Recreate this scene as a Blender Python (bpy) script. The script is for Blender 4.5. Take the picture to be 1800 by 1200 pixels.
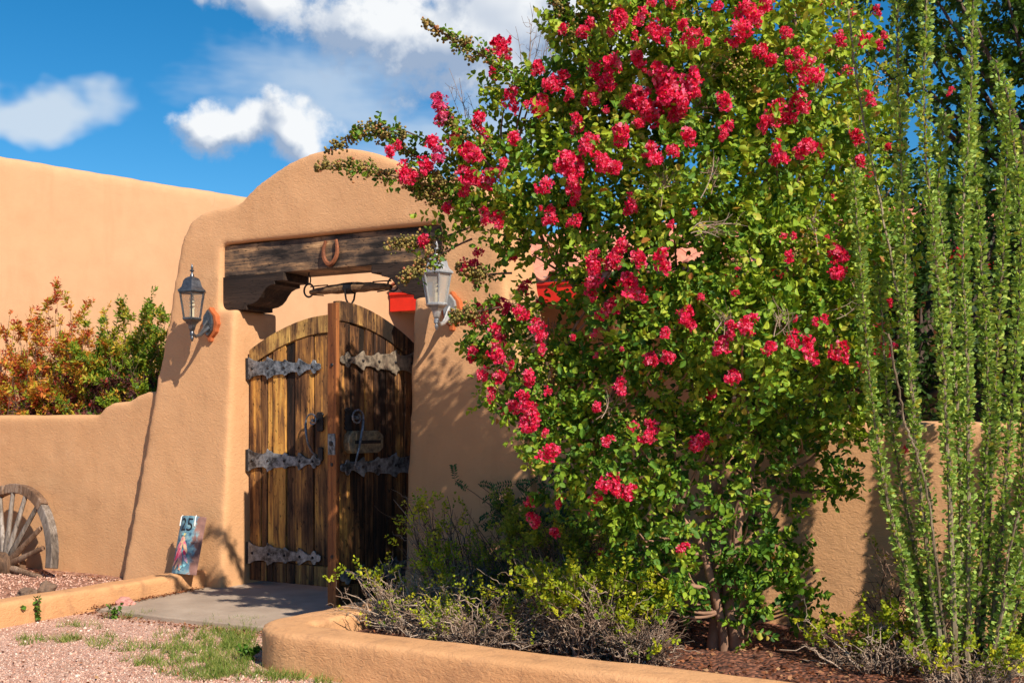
import bpy, bmesh, math, random
import numpy as np
from mathutils import Vector, Matrix, noise as mnoise

random.seed(7)
rng = np.random.default_rng(11)
D = bpy.data
scene = bpy.context.scene
for o in list(D.objects):
    D.objects.remove(o, do_unlink=True)
COL = scene.collection

# ------------------------------------------------------------------ camera
# world frame: X along the gate wall (to the right), Y away behind it, Z up; origin = foot of the left jamb at the doors
TH = math.radians(28.5)
FPX, HOR, EYE = 1900.0, 735.0, 1.28
CAM = np.array([5.66, -6.245, EYE])
RV = np.array([math.cos(TH), math.sin(TH), 0.0])
FV = np.array([-math.sin(TH), math.cos(TH), 0.0])
UV = np.array([0.0, 0.0, 1.0])
cd = D.cameras.new('camera')
cam = D.objects.new('camera', cd)
COL.objects.link(cam)
cam.location = CAM
cam.rotation_euler = (math.pi / 2, 0, TH)
cd.sensor_width = 36.0
cd.lens = 36.0 * FPX / 1800.0
cd.shift_y = (HOR - 600.0) / 1800.0
cd.clip_start = 0.05
cd.clip_end = 2000.0
scene.camera = cam

# ------------------------------------------------------------------ sun, sky, exposure
SUN_TO = Vector((0.42, -0.22, 0.40)).normalized()
sl = D.lights.new('sun', 'SUN')
sl.energy = 4.9
sl.angle = math.radians(0.5)
sl.color = (1.0, 0.90, 0.76)
so = D.objects.new('sun', sl)
COL.objects.link(so)
so.location = (10, -10, 12)
so.rotation_euler = SUN_TO.to_track_quat('Z', 'Y').to_euler()
scene.view_settings.view_transform = 'Standard'
scene.view_settings.look = 'None'
scene.view_settings.exposure = 0.58
scene.view_settings.gamma = 1.0
scene.view_settings.use_curve_mapping = False
scene.render.engine = 'CYCLES'
scene.cycles.max_bounces = 5
scene.cycles.diffuse_bounces = 3
scene.cycles.glossy_bounces = 2
scene.cycles.transparent_max_bounces = 8
scene.cycles.use_denoising = True
scene.cycles.use_adaptive_sampling = True
scene.cycles.adaptive_threshold = 0.02


def skydir(u, v):
    d = np.array([(u - 900) / FPX, 1.0, (HOR - v) / FPX])
    return d / np.linalg.norm(d)


def build_world():
    w = D.worlds.new('World')
    scene.world = w
    w.use_nodes = True
    w.cycles.sampling_method = 'MANUAL'
    w.cycles.sample_map_resolution = 256
    nt = w.node_tree
    N, L = nt.nodes, nt.links
    N.clear()
    out = N.new('ShaderNodeOutputWorld')
    bg = N.new('ShaderNodeBackground')
    L.new(bg.outputs[0], out.inputs[0])
    sky = N.new('ShaderNodeTexSky')
    sky.sky_type = 'NISHITA'
    sky.sun_disc = False
    sky.sun_elevation = math.asin(SUN_TO.z)
    sky.sun_rotation = math.atan2(SUN_TO.x, SUN_TO.y)
    sky.altitude = 1300
    sky.air_density = 1.0
    sky.dust_density = 0.2
    sky.ozone_density = 3.0
    hs = N.new('ShaderNodeHueSaturation')
    hs.inputs['Hue'].default_value = 0.492
    hs.inputs['Saturation'].default_value = 1.38
    hs.inputs['Value'].default_value = 1.0
    L.new(sky.outputs[0], hs.inputs['Color'])
    tc = N.new('ShaderNodeTexCoord')
    rot = N.new('ShaderNodeVectorRotate')
    rot.rotation_type = 'Z_AXIS'
    rot.inputs['Angle'].default_value = -TH
    L.new(tc.outputs['Generated'], rot.inputs['Vector'])
    P = rot.outputs[0]
    wn = N.new('ShaderNodeTexNoise')       # ragged outlines: bearings are jostled by noise before the banks are laid out
    wn.inputs['Scale'].default_value = 7.0; wn.inputs['Detail'].default_value = 4.0; wn.inputs['Roughness'].default_value = 0.6
    L.new(P, wn.inputs['Vector'])
    wsub = N.new('ShaderNodeVectorMath'); wsub.operation = 'SUBTRACT'; L.new(wn.outputs['Color'], wsub.inputs[0]); wsub.inputs[1].default_value = (0.5, 0.5, 0.5)
    wsc = N.new('ShaderNodeVectorMath'); wsc.operation = 'MULTIPLY'; L.new(wsub.outputs[0], wsc.inputs[0]); wsc.inputs[1].default_value = (0.13, 0.13, 0.10)
    wad = N.new('ShaderNodeVectorMath'); wad.operation = 'ADD'; L.new(P, wad.inputs[0]); L.new(wsc.outputs[0], wad.inputs[1])
    PW = wad.outputs[0]

    def math_(op, a, b=None, clamp=False):
        n = N.new('ShaderNodeMath'); n.operation = op; n.use_clamp = clamp
        for i, x in enumerate((a, b)):
            if x is None: continue
            if isinstance(x, (int, float)): n.inputs[i].default_value = x
            else: L.new(x, n.inputs[i])
        return n.outputs[0]

    def noise(scale, detail, rough, vec=P, dist=0.0, off=None, stretch=None):
        m = N.new('ShaderNodeMapping')
        if off: m.inputs['Location'].default_value = off
        if stretch: m.inputs['Scale'].default_value = stretch
        L.new(vec, m.inputs['Vector'])
        n = N.new('ShaderNodeTexNoise')
        n.inputs['Scale'].default_value = scale
        n.inputs['Detail'].default_value = detail
        n.inputs['Roughness'].default_value = rough
        n.inputs['Distortion'].default_value = dist
        L.new(m.outputs[0], n.inputs['Vector'])
        return n.outputs['Fac']

    def rmap(x, a, b, c=0.0, d=1.0, smooth=True):
        n = N.new('ShaderNodeMapRange')
        n.interpolation_type = 'SMOOTHSTEP' if smooth else 'LINEAR'
        n.inputs[1].default_value = a; n.inputs[2].default_value = b
        n.inputs[3].default_value = c; n.inputs[4].default_value = d
        L.new(x, n.inputs[0])
        return n.outputs[0]

    def blob(u, v, ru, rv, off=(0, 0, 0)):
        c = skydir(u, v) - np.array(off)
        s = N.new('ShaderNodeVectorMath'); s.operation = 'SUBTRACT'
        L.new(PW, s.inputs[0]); s.inputs[1].default_value = c
        m = N.new('ShaderNodeVectorMath'); m.operation = 'MULTIPLY'
        L.new(s.outputs[0], m.inputs[0])
        m.inputs[1].default_value = (FPX / ru, FPX / ru, FPX / rv)
        l = N.new('ShaderNodeVectorMath'); l.operation = 'LENGTH'
        L.new(m.outputs[0], l.inputs[0])
        return math_('SUBTRACT', 1.0, l.outputs['Value'])

    def vmax(xs):
        r = xs[0]
        for x in xs[1:]:
            n = N.new('ShaderNodeMath'); n.operation = 'SMOOTH_MAX'
            L.new(r, n.inputs[0]); L.new(x, n.inputs[1]); n.inputs[2].default_value = 0.25
            r = n.outputs[0]
        return r
    # cumulus banks: the ones in view at their bearings, others drifting over the rest of the sky
    BANKS = [(640, 30, 190, 85), (760, 70, 240, 105), (930, 10, 190, 120), (440, -25, 80, 60),
                  (390, 245, 100, 50), (500, 240, 95, 44), (497, 196, 34, 46), (345, 225, 50, 40),
                  (1080, 50, 130, 80)]
    puffs = vmax([blob(*q) for q in BANKS])
    above = vmax([blob(*q, off=(0.012, 0, 0.018)) for q in BANKS])   # the same banks a little nearer the sun: their tops catch it, their bellies do not
    farn = noise(2.3, 3, 0.5, off=(3.1, 1.7, 5.2))
    sp = N.new('ShaderNodeSeparateXYZ'); L.new(P, sp.inputs[0])
    away = rmap(sp.outputs[1], 0.80, 0.55)
    far = math_('MULTIPLY', rmap(farn, 0.50, 0.75, -0.3, 0.6, False), away)
    far = math_('ADD', far, math_('MULTIPLY', math_('SUBTRACT', 1.0, away), -1.0))
    base = math_('MAXIMUM', puffs, far)
    n1 = noise(11.0, 8, 0.63)
    n1b = noise(11.0, 5, 0.63, off=(0.035, -0.02, 0.045))
    n0 = noise(4.0, 2, 0.5, off=(1.3, 0.2, 0.7))
    lump = math_('ADD', math_('MULTIPLY', math_('SUBTRACT', n1, 0.5), 2.3), math_('MULTIPLY', math_('SUBTRACT', n0, 0.5), 0.5))
    dens = math_('ADD', base, lump)
    mask = rmap(dens, 0.0, 0.50)
    # soft high cloud: streaks and the diffuse bank on the left
    soft = vmax([blob(70, 180, 165, 58), blob(-60, 150, 120, 66)])
    n2 = noise(5.0, 4, 0.55, stretch=(1.0, 1.0, 2.6), off=(0.4, 0.9, 0.0))
    sm = rmap(math_('ADD', soft, math_('MULTIPLY', math_('SUBTRACT', n2, 0.5), 1.3)), 0.0, 0.55, 0.0, 0.85)
    veil = vmax([blob(560, 170, 330, 90), blob(800, 250, 330, 110), blob(1000, 200, 300, 200)])
    n3 = noise(6.0, 4, 0.6, stretch=(1.0, 1.0, 3.2), off=(2.4, 0.3, 0.0))
    vm = rmap(math_('ADD', veil, math_('MULTIPLY', math_('SUBTRACT', n3, 0.5), 1.5)), 0.05, 0.9, 0.0, 0.62)
    thin = math_('MAXIMUM', sm, vm)
    lit = rmap(math_('SUBTRACT', n1, n1b), -0.10, 0.11)
    topl = math_('MULTIPLY', math_('SUBTRACT', puffs, above), 1.5)
    shade = math_('ADD', math_('ADD', 0.16, topl), math_('MULTIPLY', lit, 0.55), True)
    cc = N.new('ShaderNodeMix'); cc.data_type = 'RGBA'
    L.new(shade, cc.inputs[0])
    cc.inputs[6].default_value = (0.30, 0.39, 0.54, 1)
    cc.inputs[7].default_value = (0.82, 0.84, 0.86, 1)
    skyb = N.new('ShaderNodeVectorMath'); skyb.operation = 'SCALE'
    L.new(hs.outputs[0], skyb.inputs[0]); skyb.inputs['Scale'].default_value = SKY_K
    m1 = N.new('ShaderNodeMix'); m1.data_type = 'RGBA'
    L.new(thin, m1.inputs[0]); L.new(skyb.outputs[0], m1.inputs[6])
    m1.inputs[7].default_value = (0.60, 0.68, 0.76, 1)
    m2 = N.new('ShaderNodeMix'); m2.data_type = 'RGBA'
    L.new(mask, m2.inputs[0]); L.new(m1.outputs[2], m2.inputs[6]); L.new(cc.outputs[2], m2.inputs[7])
    L.new(m2.outputs[2], bg.inputs['Color'])
    bg.inputs['Strength'].default_value = 0.76


SKY_K = 0.115
build_world()


# ------------------------------------------------------------------ pixel helpers (only to read positions off the survey)
def ray(u, v):
    return RV * (u - 900) / FPX + UV * (HOR - v) / FPX + FV


def at_d(u, v, d):
    return CAM + ray(u, v) * d


def on_y(u, v, Y):
    r = ray(u, v); return CAM + r * (Y - CAM[1]) / r[1]


def on_z(u, v, z):
    r = ray(u, v); return CAM + r * (z - CAM[2]) / r[2]


# ------------------------------------------------------------------ mesh helpers
def nrm(a):
    a = np.asarray(a, float)
    return a / np.maximum(np.linalg.norm(a, axis=-1, keepdims=True), 1e-9)


def link(o, parent=None):
    COL.objects.link(o)
    if parent is not None: o.parent = parent
    return o


def thing(name, label, cat, loc=(0, 0, 0), rotz=0.0, group=None):
    o = D.objects.new(name, None)
    o.empty_display_size = 0.1
    link(o)
    o.location = Vector([float(x) for x in loc]); o.rotation_euler = (0, 0, rotz)
    tag(o, label, cat, group)
    return o


def tag(o, label=None, cat=None, group=None, kind=None):
    if label: o['label'] = label
    if cat: o['category'] = cat
    if group: o['group'] = group
    if kind: o['kind'] = kind
    return o


def copy_tree(o, parent=None):
    c = o.copy(); COL.objects.link(c); c.parent = parent
    for ch in [x for x in D.objects if x.parent is o]:
        copy_tree(ch, c)
    return c


class MB:
    """collects shapes into one mesh"""
    def __init__(s): s.v = []; s.f = []

    def add(s, V, Fc, M=None):
        n = len(s.v)
        for p in V:
            p = Vector([float(x) for x in p])
            s.v.append(M @ p if M is not None else p)
        for f in Fc: s.f.append([i + n for i in f])
        return s

    def box(s, c, size, M=None):
        cx, cy, cz = c; a, b, d = size[0] / 2, size[1] / 2, size[2] / 2
        V = [(cx + i * a, cy + j * b, cz + k * d) for k in (-1, 1) for j in (-1, 1) for i in (-1, 1)]
        return s.add(V, [(0, 2, 3, 1), (4, 5, 7, 6), (0, 1, 5, 4), (2, 6, 7, 3), (0, 4, 6, 2), (1, 3, 7, 5)], M)

    def tube(s, pts, rad, n=8, cap=True, M=None, twist=0.0, flat=1.0):
        pts = [Vector([float(x) for x in p]) for p in pts]
        if not hasattr(rad, '__len__'): rad = [rad] * len(pts)
        V, Fc = [], []
        ref = None
        for i, p in enumerate(pts):
            t = (pts[min(i + 1, len(pts) - 1)] - pts[max(i - 1, 0)]).normalized()
            if ref is None:
                ref = Vector((0, 0, 1)) if abs(t.z) < 0.9 else Vector((1, 0, 0))
            a = (ref - t * ref.dot(t)).normalized(); b = t.cross(a); ref = a
            for k in range(n):
                w = 2 * math.pi * k / n + twist * i
                V.append(p + (a * math.cos(w) + b * math.sin(w) * flat) * rad[i])
        for i in range(len(pts) - 1):
            for k in range(n):
                Fc.append((i * n + k, i * n + (k + 1) % n, (i + 1) * n + (k + 1) % n, (i + 1) * n + k))
        if cap:
            Fc.append(tuple(range(n))[::-1]); Fc.append(tuple((len(pts) - 1) * n + k for k in range(n)))
        return s.add(V, Fc, M)

    def lathe(s, prof, n=16, c=(0, 0, 0), ph=0.0, M=None):
        V, Fc = [], []
        for r, z in prof:
            for k in range(n):
                w = 2 * math.pi * k / n + ph
                V.append((c[0] + r * math.cos(w), c[1] + r * math.sin(w), c[2] + z))
        for i in range(len(prof) - 1):
            for k in range(n):
                Fc.append((i * n + k, i * n + (k + 1) % n, (i + 1) * n + (k + 1) % n, (i + 1) * n + k))
        Fc.append(tuple(range(n))[::-1]); Fc.append(tuple((len(prof) - 1) * n + k for k in range(n)))
        return s.add(V, Fc, M)

    def prism(s, poly, y0, y1, M=None):
        """poly in (x, z), counter-clockwise seen from -Y; y0/y1 numbers or functions of z"""
        f0 = y0 if callable(y0) else (lambda z: y0)
        f1 = y1 if callable(y1) else (lambda z: y1)
        n = len(poly)
        V = [(x, f0(z), z) for x, z in poly] + [(x, f1(z), z) for x, z in poly]
        Fc = [tuple(range(n)), tuple(range(2 * n - 1, n - 1, -1))]
        for i in range(n):
            j = (i + 1) % n
            Fc.append((j, i, i + n, j + n))
        return s.add(V, Fc, M)

    def obj(s, name, mat, parent=None, smooth=False, bevel=0.0, seg=2, loc=None, angle=40):
        bm = bmesh.new()
        vs = [bm.verts.new(v) for v in s.v]
        for f in s.f:
            try: bm.faces.new([vs[i] for i in f])
            except ValueError: pass
        bmesh.ops.recalc_face_normals(bm, faces=bm.faces)
        if bevel > 0:
            es = [e for e in bm.edges if len(e.link_faces) == 2 and e.calc_face_angle(0) > math.radians(30)]
            bmesh.ops.bevel(bm, geom=es, offset=bevel, segments=seg, affect='EDGES', profile=0.5, clamp_overlap=True)
        me = D.meshes.new(name)
        bm.to_mesh(me); bm.free()
        if smooth:
            me.polygons.foreach_set('use_smooth', [True] * len(me.polygons))
            me.set_sharp_from_angle(angle=math.radians(angle))
        me.materials.append(mat)
        o = D.objects.new(name, me)
        link(o, parent)
        if loc is not None: o.location = loc
        return o


def np_mesh(name, V, faces, mat, parent=None, tint=None, smooth=False, kind=None):
    """V (n,3); faces = list of (m,k) index arrays; tint per face"""
    me = D.meshes.new(name)
    V = np.asarray(V, np.float32)
    me.vertices.add(len(V)); me.vertices.foreach_set('co', V.ravel())
    tot = sum(f.size for f in faces); npol = sum(len(f) for f in faces)
    me.loops.add(tot); me.polygons.add(npol)
    me.loops.foreach_set('vertex_index', np.concatenate([f.ravel() for f in faces]).astype(np.int32))
    st, acc = [], 0
    for f in faces:
        st.append(acc + np.arange(len(f)) * f.shape[1]); acc += f.size
    me.polygons.foreach_set('loop_start', np.concatenate(st).astype(np.int32))
    if smooth: me.polygons.foreach_set('use_smooth', np.ones(npol, bool))
    me.update(calc_edges=True)
    if tint is not None:
        a = me.attributes.new('tint', 'FLOAT', 'FACE')
        a.data.foreach_set('value', np.asarray(tint, np.float32))
    me.materials.append(mat)
    o = D.objects.new(name, me); link(o, parent)
    if kind: o['kind'] = kind
    return o


def scatter(name, tv, tf, P, Y, Z, S, tint, mat, parent=None, kind='stuff', origin=(0, 0, 0), smooth=False):
    """copies of a small template (y = its length, z = its normal) joined in one mesh"""
    P = np.asarray(P) - np.asarray(origin)
    Y = nrm(Y); Z = np.asarray(Z); Z = nrm(Z - Y * np.sum(Z * Y, -1, keepdims=True)); X = np.cross(Y, Z)
    tv = np.asarray(tv, float); N, k = len(P), len(tv)
    S = np.asarray(S, float)
    if S.ndim == 1: S = np.repeat(S[:, None], 3, 1)
    V = P[:, None] + (tv[None, :, 0, None] * S[:, None, 0, None] * X[:, None] + tv[None, :, 1, None] * S[:, None, 1, None] * Y[:, None]
                      + tv[None, :, 2, None] * S[:, None, 2, None] * Z[:, None])
    faces, tt = [], []
    by = {}
    for f in tf: by.setdefault(len(f), []).append(f)
    for kk, fl in by.items():
        a = np.asarray(fl)
        faces.append((np.arange(N)[:, None, None] * k + a[None]).reshape(-1, kk))
        tt.append(np.repeat(tint, len(fl)))
    return np_mesh(name, V.reshape(-1, 3), faces, mat, parent, np.concatenate(tt), smooth, kind)


def multi_tube(P, r, sides=3):
    """P (N,K,3), r (N,K) -> verts, faces of N thin tubes"""
    P = np.asarray(P, float); N, K, _ = P.shape
    T = np.empty_like(P)
    T[:, 1:-1] = P[:, 2:] - P[:, :-2]; T[:, 0] = P[:, 1] - P[:, 0]; T[:, -1] = P[:, -1] - P[:, -2]
    T = nrm(T)
    ref = np.where(np.abs(T[:, :1, 2:3]) < 0.8, np.array([0, 0, 1.0]), np.array([1.0, 0, 0]))
    A = nrm(ref - T * np.sum(ref * T, -1, keepdims=True)); B = np.cross(T, A)
    w = 2 * np.pi * np.arange(sides) / sides
    V = P[:, :, None] + r[:, :, None, None] * (A[:, :, None] * np.cos(w)[:, None] + B[:, :, None] * np.sin(w)[:, None])
    V = V.reshape(-1, 3)
    i = np.arange(N)[:, None, None] * K * sides + np.arange(K - 1)[None, :, None] * sides
    k = np.arange(sides)[None, None]; k2 = (k + 1) % sides
    F_ = np.stack([i + k, i + k2, i + sides + k2, i + sides + k], -1).reshape(-1, 4)
    return V, F_


# ------------------------------------------------------------------ materials
def mat(name):
    m = D.materials.new(name); m.use_nodes = True
    nt = m.node_tree
    return m, nt.nodes, nt.links, nt.nodes['Principled BSDF']


def n_noise(N, L, vec, scale, detail=4, rough=0.55, dist=0.0, stretch=None):
    if stretch is not None:
        mp = N.new('ShaderNodeMapping'); mp.inputs['Scale'].default_value = stretch
        L.new(vec, mp.inputs['Vector']); vec = mp.outputs[0]
    n = N.new('ShaderNodeTexNoise')
    n.inputs['Scale'].default_value = scale; n.inputs['Detail'].default_value = detail
    n.inputs['Roughness'].default_value = rough; n.inputs['Distortion'].default_value = dist
    L.new(vec, n.inputs['Vector'])
    return n.outputs['Fac']


def n_ramp(N, L, fac, stops, interp='LINEAR'):
    r = N.new('ShaderNodeValToRGB'); r.color_ramp.interpolation = interp
    el = r.color_ramp.elements
    while len(el) < len(stops): el.new(0.5)
    for e, (p, c) in zip(el, stops):
        e.position = p; e.color = (c[0], c[1], c[2], 1) if hasattr(c, '__len__') else (c, c, c, 1)
    L.new(fac, r.inputs[0])
    return r.outputs[0]


def n_math(N, L, op, a, b, clamp=False):
    n = N.new('ShaderNodeMath'); n.operation = op; n.use_clamp = clamp
    for i, x in enumerate((a, b)):
        if isinstance(x, (int, float)): n.inputs[i].default_value = x
        else: L.new(x, n.inputs[i])
    return n.outputs[0]


def n_mix(N, L, fac, a, b, mode='MIX'):
    n = N.new('ShaderNodeMix'); n.data_type = 'RGBA'; n.blend_type = mode
    for s, x in ((0, fac), (6, a), (7, b)):
        if isinstance(x, (int, float)): n.inputs[s].default_value = x
        elif isinstance(x, tuple): n.inputs[s].default_value = (x[0], x[1], x[2], 1)
        else: L.new(x, n.inputs[s])
    return n.outputs[2]


def n_bump(N, L, bsdf, height, strength, dist):
    b = N.new('ShaderNodeBump'); b.inputs['Strength'].default_value = strength; b.inputs['Distance'].default_value = dist
    L.new(height, b.inputs['Height'])
    L.new(b.outputs[0], bsdf.inputs['Normal'])
    return b


def coords(N, L, rand=0.0):
    tc = N.new('ShaderNodeTexCoord')
    v = tc.outputs['Object']
    if rand:
        oi = N.new('ShaderNodeObjectInfo')
        s = N.new('ShaderNodeVectorMath'); s.operation = 'SCALE'
        s.inputs[0].default_value = (rand, rand * 0.7, rand * 1.3)
        L.new(oi.outputs['Random'], s.inputs['Scale'])
        a = N.new('ShaderNodeVectorMath'); a.operation = 'ADD'
        L.new(v, a.inputs[0]); L.new(s.outputs[0], a.inputs[1]); v = a.outputs[0]
    return v


def stucco(name, base, light, fine=1.0, grime=0.0):
    m, N, L, b = mat(name)
    v = coords(N, L)
    big = n_noise(N, L, v, 1.3, 5, 0.6)
    mid = n_noise(N, L, v, 7.0, 4, 0.6)
    streak = n_noise(N, L, v, 3.0, 4, 0.6, 0.4, (2.2, 2.2, 0.35))
    c = n_mix(N, L, n_ramp(N, L, big, [(0.3, 0.0), (0.72, 1.0)]), base, light)
    c = n_mix(N, L, n_ramp(N, L, mid, [(0.42, 0.0), (0.85, 0.28)]), c, tuple(x * 0.78 for x in base))
    c = n_mix(N, L, n_ramp(N, L, streak, [(0.52, 0.0), (0.8, 0.30)]), c, tuple(x * y for x, y in zip(base, (0.8, 0.74, 0.68))))
    sp = n_noise(N, L, v, 42.0, 2, 0.5)
    c = n_mix(N, L, n_ramp(N, L, sp, [(0.76, 0.0), (0.80, 0.35)]), c, tuple(x * 0.5 for x in base))
    if grime:                             # scuffs and splashed soil
        gr = n_noise(N, L, v, 6.0, 7, 0.72, 0.6)
        c = n_mix(N, L, n_ramp(N, L, gr, [(0.50, 0.0), (0.66, grime)]), c, (0.24, 0.125, 0.07))
        g2 = n_noise(N, L, v, 30.0, 4, 0.7)
        c = n_mix(N, L, n_ramp(N, L, g2, [(0.62, 0.0), (0.72, grime)]), c, (0.30, 0.20, 0.13))
    # old patches, pale lime bloom and a few hairline cracks
    pa = n_noise(N, L, v, 0.9, 6, 0.7, 1.0)
    c = n_mix(N, L, n_ramp(N, L, pa, [(0.56, 0.0), (0.60, 0.16), (0.75, 0.22)]), c, tuple(min(1, x * y) for x, y in zip(light, (1.08, 1.14, 1.25))))
    vo = N.new('ShaderNodeTexVoronoi'); vo.feature = 'DISTANCE_TO_EDGE'; vo.inputs['Scale'].default_value = 1.1
    wv = N.new('ShaderNodeVectorMath'); wv.operation = 'ADD'
    nzc = N.new('ShaderNodeTexNoise'); nzc.inputs['Scale'].default_value = 5.0; nzc.inputs['Detail'].default_value = 3.0; L.new(v, nzc.inputs['Vector'])
    nzs = N.new('ShaderNodeVectorMath'); nzs.operation = 'SCALE'; nzs.inputs['Scale'].default_value = 0.22; L.new(nzc.outputs['Color'], nzs.inputs[0])
    L.new(v, wv.inputs[0]); L.new(nzs.outputs[0], wv.inputs[1]); L.new(wv.outputs[0], vo.inputs['Vector'])
    cr = n_math(N, L, 'MULTIPLY', n_ramp(N, L, vo.outputs['Distance'], [(0.0, 1.0), (0.006, 0.0)]), n_ramp(N, L, pa, [(0.50, 0.0), (0.56, 0.22)]))
    c = n_mix(N, L, cr, c, tuple(x * 0.42 for x in base))
    L.new(c, b.inputs['Base Color'])
    b.inputs['Roughness'].default_value = 0.92
    b.inputs['Specular IOR Level'].default_value = 0.15
    # sand-float texture: short swirling ridges over low trowel marks
    f1 = n_noise(N, L, v, 75.0, 3, 0.6, 0.8)
    f2 = n_noise(N, L, v, 26.0, 3, 0.55, 1.2, (1.0, 1.0, 1.7))
    f3 = n_noise(N, L, v, 4.0, 3, 0.5)
    h = n_math(N, L, 'ADD', n_math(N, L, 'MULTIPLY', f1, 0.35), n_math(N, L, 'MULTIPLY', f2, 0.75))
    h = n_math(N, L, 'ADD', h, n_math(N, L, 'MULTIPLY', f3, 1.6))
    n_bump(N, L, b, h, 0.5 * fine, 0.010)
    return m


def wood(name, stops, grain=(34, 34, 1.6), blotch=(5, 5, 1.1), rough=0.75, bump=0.5, axis=2, rand=7.0, knots=0.0):
    m, N, L, b = mat(name)
    v = coords(N, L, rand)
    def ax(s):
        s = list(s)
        if axis == 0: return (s[2], s[1], s[0])
        if axis == 1: return (s[0], s[2], s[1])
        return tuple(s)
    g = n_noise(N, L, v, 1.0, 6, 0.65, 0.6, ax(grain))
    bl = n_noise(N, L, v, 1.0, 5, 0.62, 0.3, ax(blotch))
    pit = n_noise(N, L, v, 1.0, 3, 0.6, 0.2, ax((grain[0] * 2.2, grain[1] * 2.2, 22)))
    f = n_math(N, L, 'ADD', n_math(N, L, 'MULTIPLY', g, 0.48), n_math(N, L, 'MULTIPLY', bl, 0.52))
    oi = N.new('ShaderNodeObjectInfo')
    f = n_math(N, L, 'ADD', f, n_math(N, L, 'MULTIPLY', n_math(N, L, 'SUBTRACT', oi.outputs['Random'], 0.5), 0.13))
    c = n_ramp(N, L, f, stops)
    c = n_mix(N, L, n_ramp(N, L, pit, [(0.60, 0.0), (0.68, 0.8)]), c, tuple(x * 0.5 for x in stops[0][1]))
    L.new(c, b.inputs['Base Color'])
    b.inputs['Roughness'].default_value = rough
    b.inputs['Specular IOR Level'].default_value = 0.25
    h = n_math(N, L, 'SUBTRACT', g, n_math(N, L, 'MULTIPLY', n_ramp(N, L, pit, [(0.58, 0.0), (0.7, 1.0)]), 0.5))
    n_bump(N, L, b, h, bump, 0.008)
    return m


def metal(name, dark, light, rough=0.5, metallic=0.6, scale=30, lo=0.45, hi=0.7, bump=0.3):
    m, N, L, b = mat(name)
    v = coords(N, L, 3.0)
    a = n_noise(N, L, v, scale, 5, 0.7)
    b2 = n_noise(N, L, v, scale * 0.22, 4, 0.6)
    f = n_math(N, L, 'ADD', n_math(N, L, 'MULTIPLY', a, 0.6), n_math(N, L, 'MULTIPLY', b2, 0.4))
    L.new(n_ramp(N, L, f, [(lo, dark), (hi, light)]), b.inputs['Base Color'])
    b.inputs['Metallic'].default_value = metallic
    b.inputs['Roughness'].default_value = rough
    n_bump(N, L, b, a, bump, 0.004)
    return m


def plain(name, col, rough=0.7, var=0.25, scale=14, bump=0.2, metallic=0.0, spec=0.3):
    m, N, L, b = mat(name)
    v = coords(N, L, 5.0)
    a = n_noise(N, L, v, scale, 5, 0.6)
    L.new(n_ramp(N, L, a, [(0.25, tuple(x * (1 - var) for x in col)), (0.75, tuple(min(1, x * (1 + var)) for x in col))]), b.inputs['Base Color'])
    b.inputs['Roughness'].default_value = rough; b.inputs['Metallic'].default_value = metallic
    b.inputs['Specular IOR Level'].default_value = spec
    n_bump(N, L, b, a, bump, 0.006)
    return m


def leafmat(name, stops, trans=0.35, rough=0.55, spec=0.25, tcol=1.5):
    """colour per leaf from the 'tint' value stored on the leaf, some light passing through"""
    m, N, L, b = mat(name)
    at = N.new('ShaderNodeAttribute'); at.attribute_name = 'tint'
    c = n_ramp(N, L, at.outputs['Fac'], stops)
    v = coords(N, L)
    nz = n_noise(N, L, v, 60, 2, 0.5)
    c = n_mix(N, L, 0.35, c, n_ramp(N, L, nz, [(0.3, 0.45), (0.7, 1.0)]), 'MULTIPLY')
    L.new(c, b.inputs['Base Color'])
    b.inputs['Roughness'].default_value = rough
    b.inputs['Specular IOR Level'].default_value = spec
    t = N.new('ShaderNodeBsdfTranslucent')
    tc = n_mix(N, L, 1.0, c, (tcol, tcol, tcol * 0.5), 'MULTIPLY')
    L.new(tc, t.inputs['Color'])
    mx = N.new('ShaderNodeMixShader'); mx.inputs[0].default_value = trans
    L.new(b.outputs[0], mx.inputs[1]); L.new(t.outputs[0], mx.inputs[2])
    out = [n for n in N if n.type == 'OUTPUT_MATERIAL'][0]
    L.new(mx.outputs[0], out.inputs['Surface'])
    return m


def glass(name, tint, haze):
    m, N, L, b = mat(name)
    tr = N.new('ShaderNodeBsdfTransparent'); tr.inputs[0].default_value = (*tint, 1)
    gl = N.new('ShaderNodeBsdfGlossy'); gl.inputs['Roughness'].default_value = 0.12
    df = N.new('ShaderNodeBsdfDiffuse'); df.inputs[0].default_value = (0.75, 0.72, 0.66, 1)
    fr = N.new('ShaderNodeFresnel'); fr.inputs[0].default_value = 1.5
    m1 = N.new('ShaderNodeMixShader'); L.new(fr.outputs[0], m1.inputs[0]); L.new(tr.outputs[0], m1.inputs[1]); L.new(gl.outputs[0], m1.inputs[2])
    m2 = N.new('ShaderNodeMixShader'); m2.inputs[0].default_value = haze
    L.new(m1.outputs[0], m2.inputs[1]); L.new(df.outputs[0], m2.inputs[2])
    out = [n for n in N if n.type == 'OUTPUT_MATERIAL'][0]
    L.new(m2.outputs[0], out.inputs['Surface'])
    return m


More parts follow.
